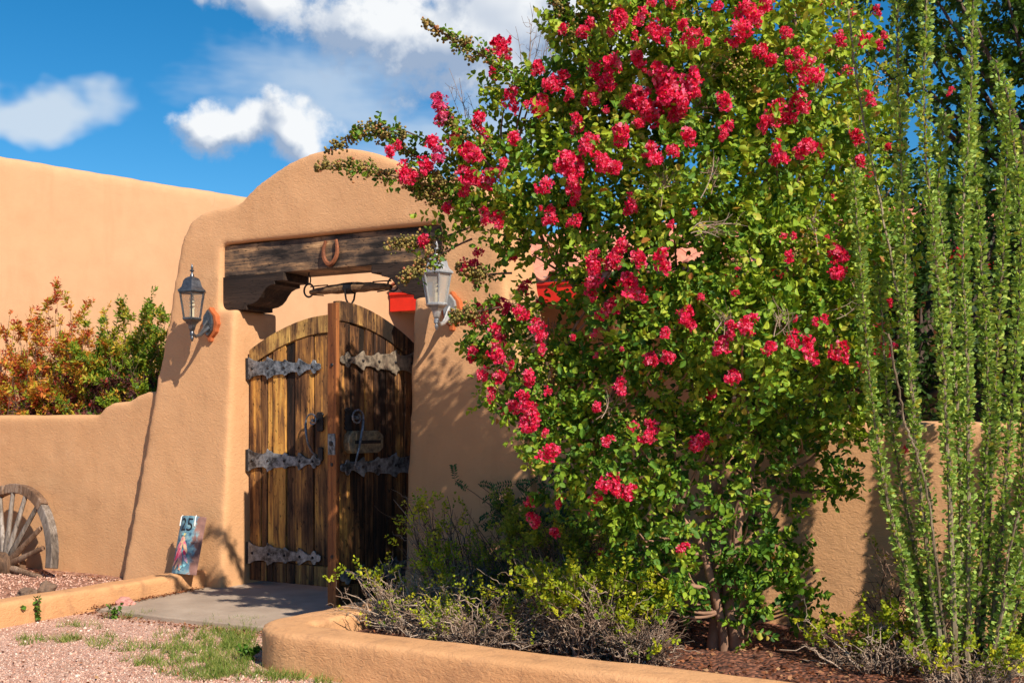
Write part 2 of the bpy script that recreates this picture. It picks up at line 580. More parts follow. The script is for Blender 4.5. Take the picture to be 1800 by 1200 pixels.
STUC = stucco('adobe_stucco', (0.55, 0.295, 0.142), (0.61, 0.34, 0.172))
STUC_K = stucco('kerb_stucco', (0.55, 0.285, 0.130), (0.61, 0.33, 0.160), 1.3, 0.45)
STUC2 = stucco('house_stucco', (0.52, 0.295, 0.158), (0.56, 0.325, 0.18), 0.5)
M_DOOR = wood('weathered_door_wood', [(0.36, (0.012, 0.007, 0.004)), (0.43, (0.075, 0.032, 0.014)), (0.50, (0.22, 0.100, 0.034)), (0.56, (0.50, 0.235, 0.052)), (0.66, (0.70, 0.41, 0.10))], grain=(24, 24, 1.4), blotch=(6, 6, 1.6), bump=0.8)
M_DOORD = wood('dark_door_wood', [(0.36, (0.007, 0.005, 0.004)), (0.46, (0.035, 0.016, 0.009)), (0.55, (0.16, 0.072, 0.028)), (0.66, (0.48, 0.26, 0.07))], bump=0.8)
M_HEAD = wood('grey_brown_head_wood', [(0.37, (0.014, 0.009, 0.006)), (0.46, (0.075, 0.036, 0.017)), (0.53, (0.25, 0.13, 0.045)), (0.63, (0.52, 0.31, 0.09))], blotch=(7, 7, 4), bump=0.8)
M_EDGE = wood('red_door_edge_wood', [(0.34, (0.03, 0.012, 0.007)), (0.5, (0.16, 0.05, 0.018)), (0.68, (0.36, 0.13, 0.035))], bump=0.5)
M_BEAM = wood('charred_beam_wood', [(0.35, (0.018, 0.014, 0.012)), (0.43, (0.085, 0.058, 0.042)), (0.50, (0.26, 0.150, 0.078)), (0.58, (0.57, 0.34, 0.17))], grain=(26, 26, 2.2), blotch=(5.0, 5.0, 3.4), axis=0, bump=0.6)
M_CORB = wood('dark_corbel_wood', [(0.34, (0.010, 0.007, 0.006)), (0.55, (0.04, 0.025, 0.018)), (0.72, (0.11, 0.065, 0.04))], axis=0, bump=0.6)
M_SILVER = wood('silvered_wheel_wood', [(0.32, (0.06, 0.045, 0.035)), (0.48, (0.20, 0.16, 0.13)), (0.66, (0.42, 0.36, 0.31))], grain=(40, 40, 3), bump=0.7)
M_SILVER2 = wood('brown_wheel_wood', [(0.34, (0.05, 0.03, 0.02)), (0.5, (0.17, 0.095, 0.055)), (0.68, (0.36, 0.26, 0.19))], grain=(40, 40, 3), bump=0.7)
M_OLDBAR = wood('singletree_wood', [(0.35, (0.03, 0.018, 0.01)), (0.5, (0.13, 0.07, 0.035)), (0.68, (0.33, 0.19, 0.09))], grain=(30, 60, 60), blotch=(4, 6, 6), bump=1.0, rand=2.0)
M_IRON = metal('patina_iron', (0.020, 0.022, 0.027), (0.40, 0.42, 0.45), 0.40, 0.40, 22, 0.42, 0.68, 0.15)
M_IRON2 = metal('tan_patina_iron', (0.03, 0.025, 0.022), (0.48, 0.38, 0.27), 0.55, 0.3, 20, 0.38, 0.64, 0.15)  # warmer, paler variant of the strap iron
M_BLACK = metal('black_iron', (0.012, 0.011, 0.012), (0.06, 0.05, 0.05), 0.5, 0.6, 40, 0.4, 0.8)
M_SCROLL = metal('worn_scroll_iron', (0.05, 0.055, 0.065), (0.30, 0.31, 0.34), 0.4, 0.6, 60, 0.4, 0.7)
M_LOCK = metal('old_lock_metal', (0.05, 0.048, 0.042), (0.40, 0.31, 0.18), 0.45, 0.5, 30, 0.40, 0.68)
M_RUST = metal('rusty_horseshoe', (0.11, 0.032, 0.012), (0.36, 0.12, 0.045), 0.75, 0.2, 45, 0.35, 0.7, 0.6)
M_PEWTER = metal('dark_pewter', (0.055, 0.06, 0.07), (0.22, 0.23, 0.25), 0.32, 0.75, 60, 0.35, 0.75, 0.25)
M_PEWTER_LIT = metal('sunlit_pewter', (0.20, 0.21, 0.22), (0.52, 0.52, 0.52), 0.42, 0.45, 60, 0.30, 0.70, 0.25)  # the lantern pewter again, sunlight painted in as a paler tone
M_TERRA = plain('terracotta', (0.40, 0.105, 0.032), 0.75, 0.25, 18, 0.4)
M_TILE = plain('pink_clay_tile', (0.52, 0.20, 0.13), 0.8, 0.3, 9, 0.4)
M_MORTAR = plain('grey_mortar', (0.33, 0.27, 0.23), 0.9, 0.2, 20, 0.4)
M_RED = plain('red_fascia_paint', (0.62, 0.022, 0.010), 0.5, 0.12, 8, 0.15)
M_BROWNP = plain('brown_porch_paint', (0.30, 0.115, 0.05), 0.7, 0.2, 8, 0.2)
M_DARKW = plain('dark_window_glass', (0.015, 0.018, 0.022), 0.15, 0.2, 4, 0.0, 0.0, 0.5)
M_GLASS = glass('clear_lantern_glass', (0.86, 0.82, 0.74), 0.10)
M_FROST = glass('hazy_lantern_glass', (0.80, 0.78, 0.72), 0.30)
M_BULB = plain('white_bulb', (0.80, 0.76, 0.62), 0.35, 0.05, 5, 0.0)
M_WHITE = plain('white_bracket_paint', (0.80, 0.76, 0.70), 0.6, 0.1, 20, 0.1)
M_ROCK = plain('brown_rock', (0.15, 0.095, 0.065), 0.9, 0.5, 22, 1.0)
M_PINK = plain('rose_quartz', (0.50, 0.23, 0.19), 0.7, 0.4, 24, 0.8)


def gravelmat():
    m, N, L, b = mat('pink_gravel')
    v = coords(N, L)
    vo = N.new('ShaderNodeTexVoronoi'); vo.inputs['Scale'].default_value = 95; L.new(v, vo.inputs['Vector'])
    cell = N.new('ShaderNodeSeparateColor'); L.new(vo.outputs['Color'], cell.inputs[0])
    c = n_ramp(N, L, cell.outputs[0], [(0.0, (0.36, 0.185, 0.13)), (0.4, (0.58, 0.335, 0.25)), (0.75, (0.68, 0.43, 0.33)), (1.0, (0.78, 0.58, 0.47))])
    big = n_noise(N, L, v, 2.2, 5, 0.6)
    c = n_mix(N, L, n_ramp(N, L, big, [(0.42, 0.0), (0.72, 0.45)]), c, (0.40, 0.25, 0.16))
    L.new(c, b.inputs['Base Color']); b.inputs['Roughness'].default_value = 0.95
    b.inputs['Specular IOR Level'].default_value = 0.1
    n_bump(N, L, b, n_math(N, L, 'SUBTRACT', 1.0, vo.outputs['Distance']), 0.9, 0.012)
    return m


def concrete():
    m, N, L, b = mat('path_concrete')
    v = coords(N, L)
    a = n_noise(N, L, v, 2.5, 6, 0.65); f = n_noise(N, L, v, 90, 3, 0.6)
    c = n_ramp(N, L, a, [(0.3, (0.25, 0.185, 0.135)), (0.6, (0.37, 0.285, 0.215)), (0.8, (0.43, 0.345, 0.27))])
    c = n_mix(N, L, n_ramp(N, L, f, [(0.55, 0.0), (0.75, 0.4)]), c, (0.20, 0.14, 0.10))
    L.new(c, b.inputs['Base Color']); b.inputs['Roughness'].default_value = 0.9
    n_bump(N, L, b, f, 0.35, 0.006)
    return m


def soilmat(name, a, b_, c_, sc):
    m, N, L, b = mat(name)
    v = coords(N, L)
    vo = N.new('ShaderNodeTexVoronoi'); vo.inputs['Scale'].default_value = sc; L.new(v, vo.inputs['Vector'])
    cell = N.new('ShaderNodeSeparateColor'); L.new(vo.outputs['Color'], cell.inputs[0])
    c = n_ramp(N, L, cell.outputs[0], [(0.0, a), (0.5, b_), (1.0, c_)])
    L.new(c, b.inputs['Base Color']); b.inputs['Roughness'].default_value = 0.95
    n_bump(N, L, b, n_math(N, L, 'SUBTRACT', 1.0, vo.outputs['Distance']), 1.0, 0.02)
    return m


M_GRAVEL = gravelmat()
M_CONC = concrete()
M_MULCH = soilmat('red_mulch', (0.05, 0.018, 0.010), (0.15, 0.05, 0.025), (0.28, 0.11, 0.06), 42)
M_BED = soilmat('red_bed_gravel', (0.16, 0.06, 0.035), (0.34, 0.15, 0.09), (0.5, 0.29, 0.2), 40)
M_CHIP = leafmat('mulch_flakes', [(0.0, (0.06, 0.02, 0.01)), (0.4, (0.19, 0.065, 0.03)), (0.75, (0.33, 0.13, 0.06)), (1.0, (0.42, 0.25, 0.13))], 0.05, 0.9, 0.1)
M_PEB = leafmat('pebble_stone', [(0.0, (0.36, 0.18, 0.13)), (0.4, (0.58, 0.335, 0.25)), (0.8, (0.69, 0.45, 0.345)), (1.0, (0.80, 0.63, 0.52))], 0.0, 0.9, 0.15)
M_LEAF = leafmat('myrtle_leaf', [(0.0, (0.035, 0.10, 0.012)), (0.30, (0.095, 0.21, 0.018)), (0.60, (0.23, 0.35, 0.024)), (0.88, (0.40, 0.48, 0.040)), (0.96, (0.42, 0.36, 0.05)), (1.0, (0.36, 0.14, 0.03))], 0.22)
M_PETAL = leafmat('crimson_petal', [(0.0, (0.50, 0.004, 0.030)), (0.35, (0.82, 0.012, 0.080)), (0.7, (0.92, 0.045, 0.17)), (0.93, (0.95, 0.20, 0.34)), (1.0, (0.80, 0.48, 0.06))], 0.34, 0.6, 0.2, 1.2)
M_PETAL2 = leafmat('pink_petal', [(0.0, (0.55, 0.02, 0.11)), (0.5, (0.78, 0.055, 0.22)), (1.0, (0.85, 0.25, 0.42))], 0.30, 0.6, 0.2, 1.2)
M_CAPS = leafmat('seed_capsule', [(0.0, (0.09, 0.085, 0.02)), (0.5, (0.27, 0.21, 0.05)), (0.85, (0.40, 0.28, 0.08)), (1.0, (0.45, 0.14, 0.08))], 0.08, 0.5)
M_OCO = leafmat('ocotillo_leaf', [(0.0, (0.08, 0.16, 0.025)), (0.4, (0.24, 0.38, 0.07)), (0.75, (0.40, 0.53, 0.11)), (0.95, (0.56, 0.60, 0.14)), (1.0, (0.50, 0.42, 0.06))], 0.25)
M_YEL = leafmat('dalea_leaf', [(0.0, (0.085, 0.155, 0.012)), (0.4, (0.26, 0.33, 0.015)), (0.75, (0.48, 0.48, 0.022)), (1.0, (0.60, 0.52, 0.04))], 0.30)
M_OLIVE = leafmat('olive_leaf', [(0.0, (0.075, 0.125, 0.014)), (0.5, (0.22, 0.27, 0.024)), (1.0, (0.42, 0.41, 0.035))], 0.30)
M_FEATH = leafmat('feather_leaf', [(0.0, (0.015, 0.055, 0.015)), (1.0, (0.045, 0.11, 0.025))], 0.2)
M_MESQ = leafmat('mesquite_leaf_shaded', [(0.0, (0.016, 0.045, 0.008)), (0.5, (0.055, 0.115, 0.012)), (1.0, (0.20, 0.27, 0.022))], 0.30)  # dark green, taken darker still to paint in the deep shade behind the wands
M_AUT = leafmat('autumn_leaf', [(0.0, (0.07, 0.16, 0.014)), (0.35, (0.19, 0.28, 0.022)), (0.55, (0.40, 0.36, 0.03)), (0.72, (0.62, 0.32, 0.045)), (0.88, (0.56, 0.12, 0.035)), (1.0, (0.36, 0.05, 0.03))], 0.30)
M_PURP = leafmat('barberry_leaf', [(0.0, (0.03, 0.012, 0.012)), (0.6, (0.115, 0.035, 0.03)), (0.9, (0.22, 0.05, 0.035)), (1.0, (0.5, 0.045, 0.03))], 0.15)
M_GRASS = leafmat('grass_blade', [(0.0, (0.075, 0.145, 0.02)), (0.6, (0.20, 0.28, 0.045)), (1.0, (0.42, 0.38, 0.13))], 0.3)
M_WEED = leafmat('weed_leaf', [(0.0, (0.05, 0.13, 0.015)), (1.0, (0.13, 0.25, 0.03))], 0.25)
M_BARK = plain('myrtle_bark', (0.27, 0.15, 0.095), 0.85, 0.5, 10, 0.6)
M_TWIG = leafmat('dry_twig', [(0.0, (0.08, 0.045, 0.03)), (0.5, (0.26, 0.17, 0.12)), (1.0, (0.48, 0.37, 0.28))], 0.0, 0.9, 0.1)
M_OSTEM = wood('ocotillo_bark', [(0.35, (0.045, 0.035, 0.02)), (0.5, (0.19, 0.14, 0.085)), (0.7, (0.36, 0.30, 0.20))], grain=(60, 60, 6), bump=0.8)
M_DBARK = plain('dark_bark', (0.075, 0.05, 0.038), 0.9, 0.5, 12, 0.8)

# ------------------------------------------------------------------ adobe: rough solid -> voxel remesh -> rounded, hand-trowelled
def adobe(name, mb, material, parent=None, voxel=0.025, it=8, amp=0.008, seed=0.0):
    bm = bmesh.new()
    vs = [bm.verts.new(v) for v in mb.v]
    for f in mb.f:
        try: bm.faces.new([vs[i] for i in f])
        except ValueError: pass
    bmesh.ops.recalc_face_normals(bm, faces=bm.faces)
    bmesh.ops.triangulate(bm, faces=bm.faces)
    me = D.meshes.new(name + '_rough'); bm.to_mesh(me); bm.free()
    t = D.objects.new('rough', me); COL.objects.link(t)
    md = t.modifiers.new('r', 'REMESH'); md.mode = 'VOXEL'; md.voxel_size = voxel
    sm = t.modifiers.new('s', 'SMOOTH'); sm.factor = 0.6; sm.iterations = it
    dg = bpy.context.evaluated_depsgraph_get()
    out = D.meshes.new_from_object(t.evaluated_get(dg))
    D.objects.remove(t, do_unlink=True); D.meshes.remove(me)
    out.name = name
    n = len(out.vertices)
    co = np.empty(n * 3, np.float32); no = np.empty(n * 3, np.float32)
    out.vertices.foreach_get('co', co); out.vertex_normals.foreach_get('vector', no)
    co = co.reshape(-1, 3); no = no.reshape(-1, 3)
    h = np.array([mnoise.noise((p[0] * 1.7 + seed, p[1] * 1.7, p[2] * 1.7)) * 1.0 + mnoise.noise((p[0] * 5.5, p[1] * 5.5 + seed, p[2] * 5.5)) * 0.35 for p in co.tolist()])
    co = co + no * (h * amp)[:, None]
    out.vertices.foreach_set('co', co.astype(np.float32).ravel())
    out.polygons.foreach_set('use_smooth', np.ones(len(out.polygons), bool))
    out.update()
    out.materials.clear(); out.materials.append(material)
    o = D.objects.new(name, out)
    return link(o, parent)


def sheet(name, poly, z, material, kind='structure', res=None, amp=0.0, label=None):
    """flat polygon, or a finely divided uneven one"""
    bm = bmesh.new()
    if res is None:
        bm.faces.new([bm.verts.new((x, y, z)) for x, y in poly])
    else:
        xs = [p[0] for p in poly]; ys = [p[1] for p in poly]
        nx = int((max(xs) - min(xs)) / res) + 1; ny = int((max(ys) - min(ys)) / res) + 1
        g = [[bm.verts.new((min(xs) + (max(xs) - min(xs)) * i / nx, min(ys) + (max(ys) - min(ys)) * j / ny, 0)) for i in range(nx + 1)] for j in range(ny + 1)]
        for r in g:
            for v in r:
                v.co.z = z + amp * (mnoise.noise(Vector((v.co.x * 2.5, v.co.y * 2.5, 1.3))) + 0.5 * mnoise.noise(Vector((v.co.x * 8, v.co.y * 8, 4.3))))
        for j in range(ny):
            for i in range(nx):
                bm.faces.new((g[j][i], g[j][i + 1], g[j + 1][i + 1], g[j + 1][i]))
    me = D.meshes.new(name); bm.to_mesh(me); bm.free()
    if res: me.polygons.foreach_set('use_smooth', np.ones(len(me.polygons), bool))
    me.materials.append(material)
    o = link(D.objects.new(name, me)); o['kind'] = kind
    return o


# ------------------------------------------------------------------ ground, path, beds
sheet('ground', [(-600, -600), (600, -600), (600, 600), (-600, 600)], 0.0, M_GRAVEL)
slab = MB()
slab.add([(x, y, z) for z in (-0.1, 0.03) for x, y in ((-0.16, -1.29), (0.45, -1.30), (1.05, -1.27), (1.74, -1.20), (1.74, 4.5), (-0.16, 4.5))],
         [(5, 4, 3, 2, 1, 0), (6, 7, 8, 9, 10, 11)] + [(i, (i + 1) % 6, (i + 1) % 6 + 6, i + 6) for i in range(6)])
o = slab.obj('pathway', M_CONC, bevel=0.008); o['kind'] = 'structure'
sheet('planter_bed', [(2.06, -1.82), (9.5, -1.82), (9.5, -0.10), (2.06, -0.10)], 0.115, M_MULCH, res=0.06, amp=0.018)
sheet('gravel_bed', [(-5.5, -3.4), (-0.33, -3.4), (-0.33, -0.12), (-5.5, -0.12)], 0.012, M_BED, res=0.08, amp=0.006)

# ------------------------------------------------------------------ gateway
yfront = lambda z: -0.27 + 0.066 * z
arch = []
for k in range(25):                      # raised arch over the doors
    t = k / 24
    x = -0.03 + 1.66 * t
    arch.append((x, 2.90 + 0.315 * math.sin(math.pi * t) ** 0.85))
poly = [(-1.13, -0.3), (-0.02, -0.3), (-0.02, 2.10), (-0.185, 2.10), (-0.185, 2.595), (1.775, 2.595), (1.775, 2.10), (1.58, 2.10), (1.58, -0.3), (2.72, -0.3)]
right = [(2.20, 2.66), (2.13, 2.80), (2.0, 2.865), (1.80, 2.885)]
left = [(-0.20, 2.885), (-0.40, 2.865), (-0.53, 2.80), (-0.60, 2.66)]
poly = poly + right + arch[::-1] + left
mb = MB(); mb.prism(poly, yfront, 0.36)
GATE = thing('gateway', 'tan adobe gateway with rounded arch top and battered piers around wooden doors', 'gateway', (0.8, 0, 0))
mbl = MB(); mbl.add([v - Vector((0.8, 0, 0)) for v in mb.v], mb.f)
adobe('stucco_wall', mbl, STUC, GATE, 0.023, 9, 0.009)
GX = -0.8
beam = MB()
beam.box((0.795 + GX, 0.10, 2.47), (2.10, 0.32, 0.235))
beam.obj('lintel_beam', M_BEAM, GATE, bevel=0.006)
# stepped and scrolled corbels under the beam
prof = [(-0.19, 2.350), (-0.19, 2.095), (0.045, 2.095), (0.045, 2.125), (0.10, 2.132), (0.145, 2.150), (0.18, 2.180), (0.205, 2.215), (0.235, 2.245), (0.275, 2.262), (0.315, 2.268), (0.315, 2.292), (0.40, 2.292), (0.40, 2.350)]
for sgn in (1, -1):
    pr = [(x + GX, z) for x, z in prof] if sgn > 0 else [(1.59 - x + GX, z) for x, z in prof][::-1]
    c = MB(); c.prism(pr, -0.075, 0.22)
    c.obj('corbel', M_CORB, GATE, bevel=0.004)

# ------------------------------------------------------------------ garden walls
gw = MB(); gw.prism([(-3.98, -0.3), (-0.70, -0.3), (-0.62, 1.50), (-0.98, 1.49), (-1.10, 1.455), (-1.18, 1.415), (-1.38, 1.405), (-1.46, 1.375), (-1.53, 1.315), (-2.4, 1.305), (-3.98, 1.30)],
                    lambda z: -0.130 + 0.025 * z, 0.13)
lw = adobe('garden_wall', gw, STUC, None, 0.028, 6, 0.009, 4.0)
tag(lw, 'low tan stucco wall with stepped top, wagon wheel leaning on it', 'wall')
gw = MB(); gw.prism([(2.28, -0.3), (9.6, -0.3), (9.6, 1.27), (2.28, 1.26)], lambda z: -0.15 + 0.02 * z, 0.14)
rw = adobe('garden_wall', gw, STUC, None, 0.035, 5, 0.010, 9.0)
tag(rw, 'low tan stucco wall running behind the flowering tree', 'wall')


def path_prism(pts, half, z0, z1):
    """a kerb of constant width along a plan polyline"""
    pts = [Vector(p) for p in pts]; L_, R_ = [], []
    for i, p in enumerate(pts):
        t = (pts[min(i + 1, len(pts) - 1)] - pts[max(i - 1, 0)]).normalized(); n = Vector((-t.y, t.x))
        L_.append(p + n * half); R_.append(p - n * half)
    m = MB(); k = len(pts)
    V = [(p.x, p.y, z) for z in (z0, z1) for p in L_ + R_[::-1]]
    n = 2 * k
    m.add(V, [tuple(range(n)), tuple(range(2 * n - 1, n - 1, -1))] + [(i, (i + 1) % n, (i + 1) % n + n, i + n) for i in range(n)])
    return m


kp = [(2.02, -0.22), (1.97, -0.7), (1.885, -1.45), (1.865, -1.68)]
for k in range(7):
    a = math.pi + k / 6 * math.pi / 2
    kp.append((1.86 + 0.22 + 0.22 * math.cos(a), -1.68 + 0.22 * math.sin(a)))
kp += [(2.5, -1.90), (3.2, -1.90), (5.0, -1.905), (9.5, -1.91)]
pk = adobe('planter_kerb', path_prism(kp, 0.128, -0.2, 0.20), STUC_K, None, 0.021, 5, 0.007, 2.0)
tag(pk, 'low rounded tan stucco kerb wrapping the front planting bed', 'kerb')
ck = adobe('path_kerb', path_prism([(-0.265, -0.22), (-0.30, -1.2), (-0.34, -2.2), (-0.36, -3.4)], 0.095, -0.2, 0.15), STUC_K, None, 0.02, 4, 0.006, 6.0)
tag(ck, 'straight low tan stucco kerb between path and wagon wheel bed', 'kerb')

# ------------------------------------------------------------------ house behind
HD = np.array([0.2526, 0.9676]); HN = np.array([-0.9676, 0.2526]); HP = np.array([-3.81, 0.674])
HOUSE = thing('adobe_house', 'peach adobe house with smooth parapet wall and red tiled porch roof', 'house', (-3.0, 4.0, 0))
HO = Vector((-3.0, 4.0, 0))


def hmb(m): r = MB(); r.add([v - HO for v in m.v], m.f); return r


hw = MB()
A = HP - 1.6 * HD; B = HP + 9.0 * HD
V = []
for z0, pts in ((-0.2, (A, B, B + HN * 0.45, A + HN * 0.45)),):
    V += [(p[0], p[1], z0) for p in pts]
top = (3.86, 3.92, 3.92, 3.86)
V += [(p[0], p[1], z) for p, z in zip((A, B, B + HN * 0.45, A + HN * 0.45), top)]
hw.add(V, [(0, 1, 2, 3), (7, 6, 5, 4), (0, 4, 5, 1), (1, 5, 6, 2), (2, 6, 7, 3), (3, 7, 4, 0)])
adobe('side_wall', hmb(hw), STUC2, HOUSE, 0.06, 4, 0.012, 3.0)
fw = MB(); fw.box((3.9, 8.3, 1.5), (12.4, 0.4, 3.2))
fw = adobe('front_wall', hmb(fw), STUC2, HOUSE, 0.09, 2, 0.01, 1.0)
EY, EZ = 5.5, 2.93
fa = MB(); fa.box((3.62, EY, EZ - 0.145), (12.3, 0.05, 0.21)); fb_ = hmb(fa).obj('fascia_board', M_RED, HOUSE, bevel=0.004)
fa = MB(); fa.box((3.62, EY - 0.012, EZ - 0.022), (12.3, 0.07, 0.036)); hmb(fa).obj('drip_trim', M_RED, fb_, bevel=0.005)
fa = MB(); fa.box((3.62, EY + 0.035, EZ + 0.03), (12.3, 0.05, 0.10)); hmb(fa).obj('mortar_bedding', M_MORTAR, HOUSE)
SL = math.radians(19.5)
rd = MB(); rd.add([(-2.5, EY + 0.03, EZ - 0.02), (9.7, EY + 0.03, EZ - 0.02), (9.7, EY + 3.2, EZ - 0.02 + 3.17 * math.tan(SL)), (-2.5, EY + 3.2, EZ - 0.02 + 3.17 * math.tan(SL)),
                   (-2.5, EY + 0.03, EZ - 0.14), (9.7, EY + 0.03, EZ - 0.14), (9.7, EY + 3.2, EZ - 0.14 + 3.17 * math.tan(SL)), (-2.5, EY + 3.2, EZ - 0.14 + 3.17 * math.tan(SL))],
                  [(0, 1, 2, 3), (7, 6, 5, 4), (0, 4, 5, 1), (1, 5, 6, 2), (2, 6, 7, 3), (3, 7, 4, 0)])
hmb(rd).obj('roof_deck', M_DBARK, HOUSE)
tl = MB()                                 # one S tile, open channel and barrel
xs = [(-0.17 + 0.34 * i / 14) for i in range(15)]
pf = [(x, 0.055 * math.sin((x + 0.17) / 0.34 * 2 * math.pi) + 0.03) for x in xs]
tp = [(x, z) for x, z in pf] + [(x, z - 0.018) for x, z in pf[::-1]]
Mt = Matrix.Rotation(SL, 4, 'X')
tl.prism(tp[::-1], -0.03, 0.44, Mt)
t0 = tl.obj('roof_tile', M_TILE, HOUSE, smooth=True, angle=50)
cols = 36; rows = 8; first = True
for j in range(rows):
    for i in range(cols):
        x = -2.32 + i * 0.33; yy = j * 0.385
        o = t0 if first else t0.copy()
        if not first: COL.objects.link(o); o.parent = HOUSE
        first = False
        o.location = Vector((x + random.uniform(-.006, .006), EY - 0.05 + yy * math.cos(SL), EZ + 0.055 + yy * math.sin(SL) + random.uniform(0, .006))) - HO
        o.rotation_euler = (random.uniform(-.01, .01), random.uniform(-.015, .015), random.uniform(-.015, .015))
for X in (-1.9, 0.7, 3.3, 5.9, 8.5):
    p = MB(); p.box((X, EY + 0.2, 1.33), (0.24, 0.24, 2.7)); hmb(p).obj('porch_post', M_BROWNP, HOUSE, bevel=0.02)
pb = MB(); pb.box((3.6, EY + 0.2, 2.74), (12.1, 0.18, 0.12)); hmb(pb).obj('porch_beam', M_BROWNP, HOUSE, bevel=0.01)
for X in (2.0, 4.6, 7.2):
    w = MB(); w.box((X, 8.08, 1.55), (1.3, 0.05, 1.3)); wo = hmb(w).obj('window', M_BROWNP, HOUSE, bevel=0.006)
    for sx in (-0.32, 0.32):
        w = MB(); w.box((X + sx, 8.045, 1.55), (0.54, 0.02, 1.14)); hmb(w).obj('pane', M_DARKW, wo)

# ------------------------------------------------------------------ gate doors
LEAFW = 0.775


def arch_top(x, w, lo, hi):
    """height of the leaf top at x from the hinge: quarter-ellipse-like rise to the meeting edge"""
    t = min(max(x / w, 0.0), 1.0)
    return lo + (hi - lo) * math.sin(t * math.pi / 2) ** 0.9


def strap_outline(L_=0.70):
    h = [(0, .088), (.018, .080), (.055, .062), (.10, .052), (.150, .050), (.178, .060), (.188, .088), (.203, .076), (.225, .070), (.245, .056), (.29, .052), (.335, .048), (.352, .062),
         (.368, .056), (.385, .042), (.43, .034), (.470, .036), (.482, .066), (.498, .060), (.512, .050), (.535, .036), (.565, .022), (.595, .020), (.608, .042), (.622, .052), (.638, .046), (.645, .026), (.668, .026), (.685, .014)]
    s = L_ / 0.70
    up = [(x * s, z) for x, z in h]
    return [(x, -z) for x, z in up] + [(x, z) for x, z in up[::-1]]


def gate_leaf(name, label, x_hinge, y_hinge, rotz, mirror, widths, dark, shapes):
    """leaf in local coords: hinge at x=0, leaf along +x (mirror: -x), outer face at y=0"""
    T = thing(name, label, 'gate', (x_hinge, y_hinge, 0), rotz)
    sg = -1 if mirror else 1
    lo, hi, zb = 1.79, 2.03, 0.055
    W = sum(widths)

    def px(pl): return [(sg * x, z) for x, z in pl][::sg]
    x = 0.0
    for i, w in enumerate(widths):
        g = 0.0035
        a, b = x + g, x + w - g
        topd = 0.135
        k = 5
        tops = [(a + (b - a) * q / k, arch_top(a + (b - a) * q / k, W, lo, hi) - topd) for q in range(k + 1)]
        pl = [(a, zb + 0.155), (b, zb + 0.155)] + tops[::-1]
        y0 = random.uniform(0.0, 0.014)
        m = MB(); m.prism(px(pl), y0, 0.055)
        m.obj('plank', M_DOORD if i in dark else M_DOOR, T, bevel=0.004, seg=1)
        # bottom rail piece under each plank
        m = MB(); m.box((sg * (a + b) / 2, 0.026 + random.uniform(0, .006), zb + 0.077), (b - a, 0.055, 0.146))
        m.obj('bottom_block', M_DOORD, T, bevel=0.004, seg=1)
        x += w
    # curved head rail in two lengths
    for a, b in ((0.004, W * 0.52), (W * 0.52 + 0.004, W - 0.004)):
        k = 10
        up = [(a + (b - a) * q / k, arch_top(a + (b - a) * q / k, W, lo, hi)) for q in range(k + 1)]
        dn = [(xx, z - 0.13) for xx, z in up]
        m = MB(); m.prism(px(dn + up[::-1]), -0.004, 0.055)
        m.obj('head_rail', M_HEAD, T, bevel=0.004, seg=1)
    # battens behind
    for z in (0.30, 0.97, 1.60):
        m = MB(); m.box((sg * W / 2, 0.075, z), (W * 0.94, 0.035, 0.13)); m.obj('back_rail', M_DOORD, T)
    for z, mt in zip((0.265, 0.965, 1.655), shapes):
        m = MB(); m.prism(px([(xx, zz + z) for xx, zz in strap_outline(0.71)]), -0.014, -0.005)
        s = m.obj('hinge_strap', mt, T, bevel=0.002, seg=1)
        for nx in (0.045, 0.20, 0.355, 0.50, 0.62):
            m = MB(); m.lathe([(0.011, 0.0), (0.009, 0.006), (0.004, 0.009)], 8, M=Matrix.Translation((sg * nx, -0.014, z)) @ Matrix.Rotation(math.pi / 2, 4, 'X'))
            m.obj('nail', M_BLACK, s, smooth=True)
    for z in (0.265, 0.965, 1.655):
        m = MB(); m.tube([(sg * -0.006, -0.01, z - 0.08), (sg * -0.006, -0.01, z + 0.08)], 0.013, 8)
        m.obj('hinge_pin', M_BLACK, T, smooth=True)
    return T


DL = gate_leaf('gate_door', 'left wooden door leaf standing closed, golden planks with dark iron straps', 0.0, 0.0, 0.0, False,
               (0.115, 0.058, 0.060, 0.125, 0.085, 0.175, 0.155), {1, 4}, (M_IRON, M_IRON, M_IRON))
OPEN = math.radians(80)
DR = gate_leaf('gate_door', 'right wooden door leaf swung open towards the viewer, lock on it', 1.525, -0.03, OPEN, True,
               (0.10, 0.085, 0.09, 0.11, 0.075, 0.135, 0.11), {0, 1, 3}, (M_IRON, M_IRON, M_IRON2))
WR = -0.705
m = MB(); m.box((WR - 0.012, 0.030, 1.05), (0.03, 0.082, 1.93)); m.obj('edge_board', M_EDGE, DR, bevel=0.004)
m = MB(); m.box((WR - 0.030, 0.028, 1.115), (0.008, 0.066, 0.135)); fp = m.obj('lock_faceplate', M_IRON, DR, bevel=0.003)
m = MB(); m.lathe([(0.017, 0), (0.017, 0.004), (0.010, 0.006)], 12, M=Matrix.Translation((WR - 0.034, 0.028, 1.12)) @ Matrix.Rotation(-math.pi / 2, 4, 'Y')); m.obj('bolt', M_BLACK, fp, smooth=True)
for z in (0.40, 0.985, 1.62):
    m = MB(); m.lathe([(0.013, 0), (0.011, 0.004)], 10, M=Matrix.Translation((WR - 0.028, 0.028, z)) @ Matrix.Rotation(-math.pi / 2, 4, 'Y'))
    m.obj('screw', M_BLACK, DR, smooth=True)
